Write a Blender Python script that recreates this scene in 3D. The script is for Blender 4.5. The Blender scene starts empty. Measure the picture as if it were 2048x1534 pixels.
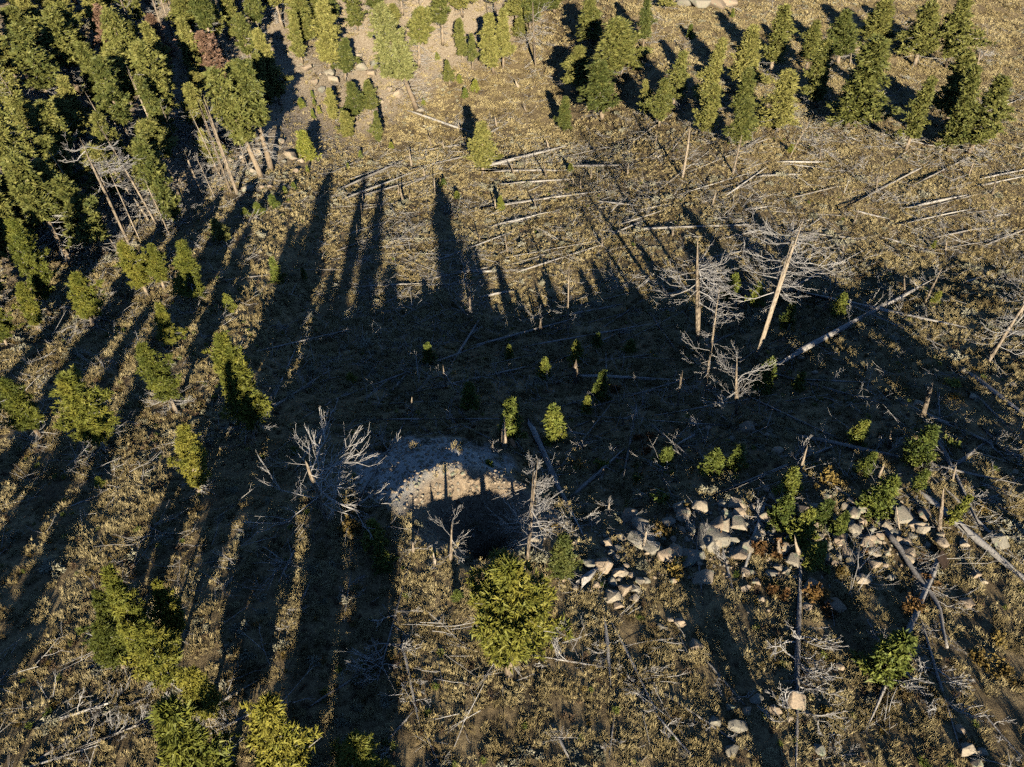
import bpy, math, random
import numpy as np
from mathutils import Matrix, Vector, Euler

# ---- camera, sky, sun, exposure --------------------------------------------
SC = bpy.context.scene
COL = SC.collection
cam_data = bpy.data.cameras.new('camera')
cam_data.sensor_width = 36.0
cam_data.lens = 36.0*1500/2048
cam_data.clip_end = 2000
cam = bpy.data.objects.new('camera', cam_data)
COL.objects.link(cam)
cam.location = (0, 0, 38.0)
cam.rotation_euler = (math.radians(90-47.3), 0, 0)
SC.camera = cam

SUN_EL_DEG, SUN_AZ_DEG = 23.0, 172.5
world = bpy.data.worlds.new('World'); SC.world = world; world.use_nodes = True
nt = world.node_tree
bg = nt.nodes['Background']
sky = nt.nodes.new('ShaderNodeTexSky'); sky.sky_type = 'NISHITA'; sky.sun_disc = False
sky.sun_elevation = math.radians(SUN_EL_DEG); sky.sun_rotation = math.radians(SUN_AZ_DEG)
sky.altitude = 2200; sky.air_density = 1.0; sky.dust_density = 0.0; sky.ozone_density = 3.0
tint = nt.nodes.new('ShaderNodeMix'); tint.data_type = 'RGBA'; tint.blend_type = 'MULTIPLY'; tint.inputs[0].default_value = 1.0
tint.inputs[7].default_value = (0.78, 0.94, 1.12, 1)
nt.links.new(sky.outputs[0], tint.inputs[6]); nt.links.new(tint.outputs[2], bg.inputs[0]); bg.inputs[1].default_value = 0.05
sun_data = bpy.data.lights.new('sun', 'SUN'); sun_data.energy = 5.0; sun_data.angle = math.radians(0.5)
sun_data.color = (1.0, 0.90, 0.73)
sun = bpy.data.objects.new('sun', sun_data); COL.objects.link(sun)
_el, _az = math.radians(SUN_EL_DEG), math.radians(SUN_AZ_DEG)
sun_dir = Vector((math.sin(_az)*math.cos(_el), math.cos(_az)*math.cos(_el), math.sin(_el)))
sun.rotation_euler = sun_dir.to_track_quat('Z', 'Y').to_euler()
SC.view_settings.view_transform = 'Standard'; SC.view_settings.look = 'None'
SC.view_settings.gamma = 1.0; SC.view_settings.exposure = 1.15; SC.view_settings.use_curve_mapping = False
SC.cycles.max_bounces = 1; SC.cycles.diffuse_bounces = 0; SC.cycles.glossy_bounces = 1
SC.cycles.transmission_bounces = 1; SC.cycles.transparent_max_bounces = 4
SC.cycles.use_denoising = False
SC.cycles.use_adaptive_sampling = True; SC.cycles.adaptive_threshold = 0.05; SC.cycles.adaptive_min_samples = 16

# ---- terrain ---------------------------------------------------------------
CAM_Z = 38.0
PITCH = math.radians(47.3)
AZ = math.radians(-7.5)            # the way shadows run, from +Y towards -X
SUN_EL = math.radians(23.0)
PIT = (-2.35, 26.9)

def lattice(ix, iy, seed):
    n = (ix.astype(np.int64)*374761393 + iy.astype(np.int64)*668265263 + seed*1442695041) & 0xFFFFFFFF
    n = ((n ^ (n >> 13))*1274126177) & 0xFFFFFFFF
    n = n ^ (n >> 16)
    return (n & 0xFFFF)/65535.0*2-1

def noise(x, y, wl, seed=0):
    x = np.asarray(x, float)/wl; y = np.asarray(y, float)/wl
    ix = np.floor(x); iy = np.floor(y); fx = x-ix; fy = y-iy
    fx = fx*fx*(3-2*fx); fy = fy*fy*(3-2*fy)
    a = lattice(ix, iy, seed); b = lattice(ix+1, iy, seed)
    c = lattice(ix, iy+1, seed); d = lattice(ix+1, iy+1, seed)
    return (a*(1-fx)+b*fx)*(1-fy)+(c*(1-fx)+d*fx)*fy

def sstep(a, b, v):
    t = np.clip((v-a)/(b-a), 0, 1)
    return t*t*(3-2*t)

# slope of the hillside by distance along the shadow direction, with and without the crest
S_KN = np.array([-200, 18, 25, 27.5, 30.5, 34, 50, 58, 64, 118, 150, 185, 420])
T_CREST = np.tan(np.radians([3, 9, 10, 24, 29.5, 24.6, 24.5, 20, 12.8, 12.5, 1, -7, -7]))
T_PLAIN = np.tan(np.radians([3, 13, 13, 13.5, 13.5, 13.5, 13.5, 13.5, 12.8, 12.5, 1, -7, -7]))
T_RIGHT = np.tan(np.radians([3, 9, 10, 14, 20, 20, 18, 14, 9, 4, -2, -7, -7]))
_s = np.linspace(-200, 420, 6201)
def _prof(t):
    v = np.interp(_s, S_KN, t)
    z = -np.concatenate([[0], np.cumsum((v[1:]+v[:-1])*0.5*(_s[1]-_s[0]))])
    return z-np.interp(0, _s, z)
P_CREST, P_PLAIN, P_RIGHT = _prof(T_CREST), _prof(T_PLAIN), _prof(T_RIGHT)

GULLY = np.array([(-160., -30.), (-66., 40.), (-53., 62.), (-46., 77.), (-40., 90.), (-33., 106.), (-26., 130.), (-10., 158.), (25., 205.), (80., 420.)])
def gully_dist(x, y):
    best = np.full(np.shape(x), 1e9); sign = np.zeros(np.shape(x))
    for (ax, ay), (bx, by) in zip(GULLY[:-1], GULLY[1:]):
        dx, dy = bx-ax, by-ay; L2 = dx*dx+dy*dy
        t = np.clip(((x-ax)*dx+(y-ay)*dy)/L2, 0, 1)
        px, py = x-(ax+t*dx), y-(ay+t*dy)
        d = np.hypot(px, py); cr = dx*(y-ay)-dy*(x-ax)
        m = d < best
        best = np.where(m, d, best); sign = np.where(m, np.sign(cr), sign)
    return best*sign

def height(x, y, fine=True):
    x = np.asarray(x, float); y = np.asarray(y, float)
    s = x*math.sin(AZ)+y*math.cos(AZ); c = x*math.cos(AZ)-y*math.sin(AZ)   # along, across
    sw = s+1.6*noise(x, y, 17, 5)+0.7*noise(x, y, 6, 8)-3.0*(1-sstep(-3, 6, c))+1.8*sstep(4, 7, c)*(1-sstep(12, 16, c))
    wl = sstep(-24, -11, c); wr = sstep(27, 46, c)
    z = np.interp(sw, _s, P_PLAIN)*(1-wl)+np.interp(sw, _s, P_CREST)*wl*(1-wr)+np.interp(sw, _s, P_RIGHT)*wl*wr
    # the far side of the gully climbs
    u = gully_dist(x, y)+2.5*noise(x, y, 14, 3)
    up = np.maximum(u, 0)
    z = z+np.where(up < 8, up*up*0.035, 0.56*(up-4))*sstep(0, 1, up)
    z = z+0.35*noise(x, y, 11, 1)+0.14*noise(x, y, 4.3, 2)
    # rough ledges on the climbing side
    z = z+sstep(4, 16, u)*(0.8*noise(x, y, 7, 31)+0.4*noise(x, y, 3, 32))
    # the dug pit and its spoil
    dx, dy = x-PIT[0], y-PIT[1]
    r = np.hypot(dx/1.12, dy)*0.93+0.55*noise(x, y, 2.3, 41)+0.28*noise(x, y, 0.9, 42)
    z = z-5.0*(1-sstep(0.2, 3.9, r))**1.15
    z = z-4.5*(1-sstep(0.5, 1.9, np.hypot(dx-0.7, dy+0.9)+0.3*noise(x, y, 1.1, 43)))
    lip = np.exp(-((r-4.3)/0.9)**2)*sstep(-1.5, 1.5, dy)*0.55
    fx, fy = x-(PIT[0]-3.6), y-(PIT[1]+6.2)
    fan = np.exp(-((fx/4.3)**2+(fy/3.2)**2)**1.5)*0.9
    z = z+lip+fan+0.85*np.exp(-(((x-PIT[0]+1.3)/1.5)**2+((y-PIT[1]-6.9)/0.9)**2))+gravel_mask(x, y)*0.10*noise(x, y, 0.8, 44)
    if fine:
        z = z+0.06*noise(x, y, 1.4, 51)+0.035*noise(x, y, 0.7, 52)
    return z

def gravel_mask(x, y):
    dx, dy = x-PIT[0], y-PIT[1]
    n = 0.7*noise(x, y, 1.6, 61)+0.4*noise(x, y, 0.6, 62)
    r = np.hypot(dx/1.15, dy)+n*0.6
    ring = 1-sstep(3.9, 4.9, r+0.9*sstep(0.5, -3, dy))
    fx, fy = x-(PIT[0]-3.4), y-(PIT[1]+5.2)
    q = (fx/6.0)**2+(fy/5.0)**2+n*0.35
    return np.clip(np.maximum(ring, 1-sstep(0.75, 1.15, q)), 0, 1)
# trees: kind, x, y, height, crown width, lean in degrees
TREES = [
    ('pine', -0.11, 15.85, 12.05, 4.67, -0.49), ('fir', 3.15, 21.93, 5.43, 1.91, -2.92), ('pine', -20.69, 38.23, 10.93, 3.64, 0.84),
    ('pine', -28.19, 40.97, 7.84, 3.32, -1.18), ('pine', -31.42, 35.57, 8.62, 4.59, 2.23), ('pine', -37.84, 37.78, 6.68, 3.48, 1.96),
    ('pine', -22.25, 30.56, 7.45, 2.77, 9), ('pine', -32.14, 50.83, 5.25, 2.53, 5.86), ('pine', -19.44, 16.18, 11.43, 2.16, 9),
    ('pine', -23.19, 19.13, 4.99, 1.40, 9), ('pine', -21.49, 16.65, 5.35, 2.43, 6.87), ('pine', -18.33, 15.39, 7.55, 2.94, 9),
    ('pine', -18.55, 17.73, 7.50, 1.83, 9), ('pine', -15.47, 13.39, 6.39, 2.28, 9), ('pine', -13.54, 8.68, 14.54, 3.61, 9),
    ('pine', -10.34, 9.00, 13.88, 2.82, 9), ('pine', -6.74, 9.97, 7.22, 2.86, 3.16), ('pine', -42.13, 55.32, 6.83, 3.79, 9),
    ('pine', -48.09, 58.19, 11.66, 3.05, 9), ('pine', -47.35, 54.82, 6.39, 2.53, 9), ('pine', -48.94, 52.00, 5.80, 2.59, 9),
    ('pine', -4.81, 111.87, 9.13, 4.11, -0.91), ('fir', -13.17, 154.56, 5.44, 2.52, -3.06), ('pine', -24.40, 125.65, 7.01, 1.81, 0.92),
    ('pine', -29.79, 135.40, 7.43, 4.35, -2.05), ('pine', -27.63, 138.49, 6.54, 3.28, 2.10), ('pine', -33.10, 130.25, 6.44, 3.11, -0.39),
    ('pine', -30.15, 128.12, 5.32, 3.85, -0.64), ('pine', -10.80, 164.49, 8.84, 3.89, -2.74), ('pine', -8.52, 161.43, 7.70, 2.58, -0.16),
    ('pine', -3.92, 160.52, 12.47, 4.87, -3.71), ('pine', -1.98, 163.00, 12.74, 4.28, -0.90), ('pale', -19.20, 143.47, 20.56, 9.60, -14),
    ('thin', -19.95, 158.20, 11.83, 5.19, 6.68), ('thin', -15.34, 167.28, 10.82, 4.85, 1.12), ('pine', 16.22, 157.37, 9.36, 5.69, -9),
    ('pine', 20.83, 139.27, 10.07, 8.49, -9), ('pine', 13.40, 145.48, 9.00, 5.91, -3.12), ('pine', 16.77, 130.10, 10.99, 6.48, -5.97),
    ('pine', 9.98, 133.15, 6.81, 3.39, -0.58), ('pine', 24.88, 142.68, 9.74, 2.95, -2.62), ('pine', 24.33, 115.45, 8.05, 2.91, -2.64),
    ('pine', 22.93, 120.22, 6.93, 2.18, -7.48), ('pine', 26.81, 118.83, 9.24, 3.41, 2.25), ('pine', 31.09, 116.09, 11.08, 3.94, 6.99),
    ('pine', 29.26, 107.14, 7.97, 3.77, 5.23), ('pine', 38.49, 120.33, 11.35, 5.00, -2.32), ('pine', 36.02, 111.44, 8.28, 3.71, -0.24),
    ('pine', 33.38, 100.46, 7.08, 3.95, -2.53), ('pine', 45.20, 128.97, 11.37, 5.09, -1.25), ('pine', 40.97, 106.93, 9.39, 5.68, -2.56),
    ('pine', 52.16, 130.97, 8.58, 3.46, -5.21), ('pine', 58.73, 133.94, 9.15, 5.27, -7.02), ('pine', 49.78, 116.00, 10.76, 4.42, -8.96),
    ('pine', 51.36, 107.51, 13.57, 7.97, 0.64), ('pine', 67.48, 140.32, 9.06, 5.99, -4.69), ('pine', 72.17, 133.27, 10.76, 6.27, -8.11),
    ('pine', 77.45, 132.21, 11.90, 4.83, -7.07), ('pine', 57.13, 98.70, 10.84, 3.50, -3.24), ('pine', 67.48, 108.76, 11.93, 4.95, -9),
    ('pine', 63.67, 99.18, 12.92, 4.34, -8.11), ('pine', 66.51, 98.79, 11.34, 5.19, -1.09), ('pine', 9.95, 180.86, 9.08, 5.68, -5.90),
    ('pine', 30.94, 158.34, 8.36, 3.96, -1.94), ('pine', 4.21, 179.79, 9.85, 5.04, 0.29), ('pine', -34.05, 72.96, 3.85, 2.12, -9),
    ('pine', -33.39, 60.20, 7.16, 3.97, 6.75), ('pine', -39.00, 61.38, 6.70, 3.22, -3.16), ('pine', -37.52, 62.43, 5.98, 2.89, 4.77),
    ('pine', -48.11, 71.64, 10.79, 5.00, -6.59), ('pine', -42.41, 79.17, 12.47, 4.48, -2.15), ('pine', -56.54, 73.14, 8.19, 3.66, 2.82),
    ('pine', -51.78, 64.08, 8.91, 3.72, 3.98), ('thin', -36.81, 96.87, 15.98, 5.42, -8.93), ('thin', -36.41, 100.81, 16.52, 5.73, -0.09),
    ('brown', -59.09, 110.14, 10.33, 3.62, 5.47), ('brown', -47.31, 119.21, 10.34, 6.25, -7.13), ('brown', -64.11, 111.22, 5.31, 2.22, 6.64),
    ('brown', -58.92, 113.36, 5.79, 2.25, 4.21), ('pine', -54.66, 109.95, 9.61, 2.64, -5.97), ('pine', -51.63, 109.04, 11.22, 4.40, -0.76),
    ('pine', -32.72, 143.35, 8.19, 4.22, 9), ('pine', -35.17, 142.82, 12.41, 7.02, 1.85), ('pine', -39.18, 143.36, 8.94, 6.47, 2.94),
    ('pine', -63.78, 121.96, 12.56, 4.52, -0.03), ('thin', -69.05, 119.73, 8.52, 5.32, 0.07), ('thin', -67.25, 104.45, 8.56, 5.15, 0.87),
    ('thin', -44.28, 134.67, 13.58, 3.79, -1.12), ('pine', -49.84, 129.72, 12.37, 5.15, -3.55), ('thin', -15.66, 175.62, 12.52, 4.42, -3.90),
    ('pine', -57.80, 93.81, 8.50, 4.06, 0.48), ('pine', -57.46, 101.83, 9.49, 4.82, -3.44), ('pine', -60.31, 137.68, 9.36, 5.32, 0.21),
    ('thin', -51.15, 69.27, 13.94, 4.96, -1.30), ('pine', -60.70, 126.10, 12.35, 4.24, -2.13), ('thin', -49.26, 124.45, 14.23, 4.29, 0.19),
    ('pine', -66.45, 88.49, 11.86, 4.42, -3.55), ('pine', -46.79, 146.79, 12.01, 5.37, -1.19), ('thin', -46.29, 141.00, 11.62, 4.23, 0.30),
    ('thin', -54.04, 59.83, 4.50, 3.33, 0.99), ('thin', -76.45, 114.98, 12.57, 4.32, 1.04), ('pine', -36.96, 149.64, 10.34, 5.26, -2.90),
    ('pine', -72.06, 114.21, 10.15, 3.96, 0.48), ('thin', -66.61, 115.55, 8.74, 4.49, -0.98), ('thin', -27.88, 171.90, 9.76, 4.07, 1.18),
    ('pine', -66.78, 98.97, 8.99, 4.91, -1.35), ('pine', -36.35, 155.42, 8.92, 3.84, -2.87), ('thin', -61.90, 133.87, 11.31, 4.06, 1.46),
    ('pine', -46.79, 105.52, 8.00, 4.34, -0.86), ('thin', -53.21, 98.12, 12.13, 5.39, 1.01), ('thin', -55.68, 84.80, 10.85, 4.45, 1.56),
    ('thin', -51.71, 88.49, 8.95, 3.62, -3.88), ('pine', -7.63, 182.77, 11.76, 5.15, -2.31), ('thin', -57.39, 132.78, 14.21, 5.36, -2.42),
    ('thin', -36.93, 162.56, 13.62, 4.33, 0.62), ('pine', -68.88, 124.49, 12.27, 4.22, -2.99), ('thin', -46.37, 83.79, 9.19, 4.04, -1.28),
    ('thin', -3.56, 178.39, 14.22, 3.97, -0.55), ('pine', -52.26, 73.69, 10.95, 4.76, 0.30), ('pine', 6.09, 184.36, 9.77, 4.58, -3.34),
    ('thin', -67.61, 94.32, 9.75, 5.16, 1.24), ('thin', -54.32, 80.06, 9.73, 4.88, -1.89), ('thin', -47.27, 90.25, 8.98, 4.68, 1.84),
    ('thin', -56.02, 89.13, 8.27, 3.66, -3.37), ('pine', -54.10, 144.27, 10.46, 4.39, 0.21), ('thin', -57.01, 76.73, 13.97, 4.20, -0.51),
    ('pine', -38.73, 137.85, 9.07, 3.66, 0.56), ('thin', -54.11, 105.94, 13.26, 4.44, -3.59), ('thin', -61.75, 72.39, 12.18, 4.59, -2.19),
    ('pine', -50.52, 119.04, 9.41, 3.99, -3.22), ('pine', -55.23, 67.48, 12.76, 5.31, 1.58), ('brown', -76.23, 119.55, 6.38, 2.65, -2.21),
    ('thin', -48.61, 100.23, 14.16, 5.39, -2.06), ('thin', -61.92, 95.41, 12.02, 5.17, 0.20), ('thin', -50.29, 81.88, 8.91, 5.14, -3.76),
    ('thin', -71.32, 99.45, 8.62, 4.41, -1.89), ('thin', -67.13, 129.13, 4.41, 3.35, -1.58), ('pine', -61.63, 107.72, 11.16, 4.10, -0.66),
    ('pine', -68.88, 111.46, 8.76, 4.88, 1.05), ('thin', -29.16, 166.91, 8.73, 4.96, 1.73), ('pine', 6.18, 190.20, 8.95, 5.35, 0.99),
    ('pine', -48.68, 113.40, 4.22, 3.29, -1.00), ('pine', -31.86, 159.25, 9.32, 4.90, -3.42), ('pine', -39.91, 122.90, 12.85, 4.86, -3.65),
    ('thin', -41.55, 103.87, 9.91, 4.85, -0.49), ('thin', -61.92, 102.87, 11.08, 5.12, 1.03), ('thin', -40.60, 154.72, 13.51, 3.88, -3.66),
    ('thin', -23.91, 170.44, 9.78, 3.78, -1.73), ('pine', -43.11, 96.90, 5.95, 3.05, -0.60), ('thin', -52.95, 136.17, 11.98, 5.17, -2.62),
    ('thin', -62.78, 90.37, 11.26, 3.98, -1.91), ('thin', -52.84, 126.77, 8.26, 5.29, -3.25), ('thin', -39.42, 158.92, 5.89, 2.71, -0.27),
    ('thin', -75.41, 108.48, 14.10, 5.32, 0.32), ('pine', -11.31, 176.74, 8.25, 5.22, -0.41), ('thin', -40.45, 109.17, 11.70, 5.11, -3.21),
    ('thin', -44.97, 127.23, 10.65, 3.94, 1.22), ('thin', -40.27, 114.13, 9.93, 4.01, -3.24), ('thin', -28.42, 162.26, 8.67, 4.57, -3.76),
    ('pine', -55.51, 140.21, 8.00, 4.73, -3.38), ('pine', -33.24, 165.59, 3.98, 3.38, -0.33), ('thin', -58.49, 117.49, 5.10, 2.86, -0.72),
    ('pine', -13.81, 180.19, 9.16, 4.01, 0.56), ('brown', -53.07, 113.98, 9.35, 4.94, -1.12), ('pine', 1.59, 175.13, 4.61, 3.75, -0.92),
    ('thin', -58.35, 64.27, 10.65, 4.19, 0.04), ('thin', -51.71, 93.23, 13.64, 4.43, 0.67), ('thin', -39.98, 146.81, 11.06, 4.68, -2.59),
    ('pine', -45.81, 152.57, 7.66, 4.59, -0.38), ('thin', -53.47, 55.61, 9.82, 5.21, 0.63), ('pine', -48.27, 95.95, 11.56, 4.10, -3.88),
    ('pine', -22.74, 175.91, 8.50, 4.52, -3.46), ('pine', 1.05, 189.28, 11.46, 4.04, -0.84), ('pine', -59.99, 87.00, 8.32, 5.13, -1.73),
    ('pine', -63.77, 78.45, 11.92, 4.13, 0.31), ('pine', -40.72, 118.42, 9.79, 3.65, 0.91), ('pine', -48.54, 135.32, 8.33, 4.70, -2.09),
    ('pine', -24.87, 165.99, 4.73, 3.73, -2.53), ('pine', 0.93, 179.93, 11.02, 5.10, 1.81), ('thin', -72.56, 121.90, 11.48, 3.99, -0.85),
    ('thin', -42.64, 143.55, 12.03, 3.88, -2.67), ('pine', -62.82, 117.50, 11.18, 5.06, 1.27), ('pine', -59.31, 68.56, 10.01, 3.72, 0.09),
]
# young firs: x, y, height, width
FIRS = [
    (-8.28, 52.18, 2.92, 1.38), (-0.32, 55.61, 2.14, 0.99), (6.57, 54.19, 3.16, 1.53), (3.19, 51.03, 2.98, 1.47), (7.87, 45.40, 4.04, 1.61),
    (6.62, 43.48, 2.55, 1.15), (-3.54, 42.90, 3.28, 1.93), (0.04, 37.92, 4.93, 2.04), (3.42, 38.56, 4.15, 2.25), (22.02, 44.18, 4.44, 1.63),
    (24.72, 65.22, 3.26, 1.80), (26.68, 62.40, 3.26, 1.96), (27.80, 56.16, 3.44, 1.51), (32.65, 56.28, 3.02, 1.69), (42.28, 56.91, 1.57, 1.00),
    (24.90, 44.15, 2.42, 1.21), (26.06, 35.43, 2.73, 1.50), (28.58, 32.26, 3.97, 2.01), (24.56, 31.03, 2.46, 1.17), (27.34, 29.23, 2.05, 1.07),
    (18.47, 28.97, 2.73, 1.66), (23.74, 27.35, 3.71, 1.99), (17.19, 26.18, 3.47, 1.51), (18.28, 25.17, 3.22, 1.49), (20.06, 26.57, 2.37, 1.28),
    (20.79, 25.58, 2.38, 1.13), (18.56, 23.27, 2.42, 1.39), (28.35, 26.28, 3.19, 0.95), (19.69, 15.94, 4.74, 2.27), (-7.76, 22.88, 2.58, 1.14),
    (-8.46, 24.59, 2.71, 1.35), (-3.24, 20.47, 1.04, 0.75), (-16.59, 35.05, 1.00, 0.76), (-30.14, 31.95, 1.07, 0.80), (-29.21, 58.29, 2.16, 1.23),
    (-27.15, 67.77, 3.63, 1.72), (-15.32, 48.75, 1.39, 0.95), (-7.79, 152.47, 2.37, 1.88), (-9.77, 149.42, 2.15, 1.65), (-11.21, 155.89, 1.74, 1.38),
    (-18.01, 145.97, 1.50, 0.92), (-22.14, 125.17, 1.31, 1.01), (-27.09, 120.59, 1.58, 0.89), (-27.99, 114.05, 1.24, 0.68),
    (-11.09, 106.74, 1.21, 0.97), (-11.83, 105.80, 0.93, 0.65), (-8.64, 101.25, 1.36, 1.25), (-1.75, 96.99, 2.56, 1.29), (9.76, 111.80, 1.51, 1.01),
    (-16.25, 162.92, 1.63, 1.30), (-33.43, 109.33, 5.08, 3.20), (-36.64, 132.29, 1.53, 0.73), (-36.07, 130.13, 1.43, 0.73),
    (-35.21, 129.40, 1.44, 0.91), (-35.73, 126.67, 1.80, 0.81), (-37.52, 126.87, 1.67, 1.42), (-32.21, 104.79, 1.33, 0.63), (-32.14, 96.11, 1.18, 0.95),
    (-32.64, 93.47, 1.16, 0.86), (-32.50, 87.24, 2.22, 1.49), (-33.50, 84.00, 1.78, 1.45), (-34.81, 82.57, 1.46, 1.30), (40.59, 99.11, 1.20, 1.02),
    (32.41, 101.67, 0.97, 0.89), (58.07, 103.75, 1.13, 1.05), (49.15, 71.17, 1.07, 0.70), (33.81, 145.09, 2.77, 1.51), (43.76, 154.74, 1.71, 0.99),
    (-25.08, 70.84, 1.91, 0.96), (14.22, 31.84, 2.64, 1.55), (11.38, 33.52, 1.81, 1.32), (15.92, 32.26, 2.63, 1.56), (12.20, 55.39, 1.81, 1.55),
    (9.14, 57.31, 1.98, 1.38), (-35.66, 75.08, 2.77, 2.05),
]
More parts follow.
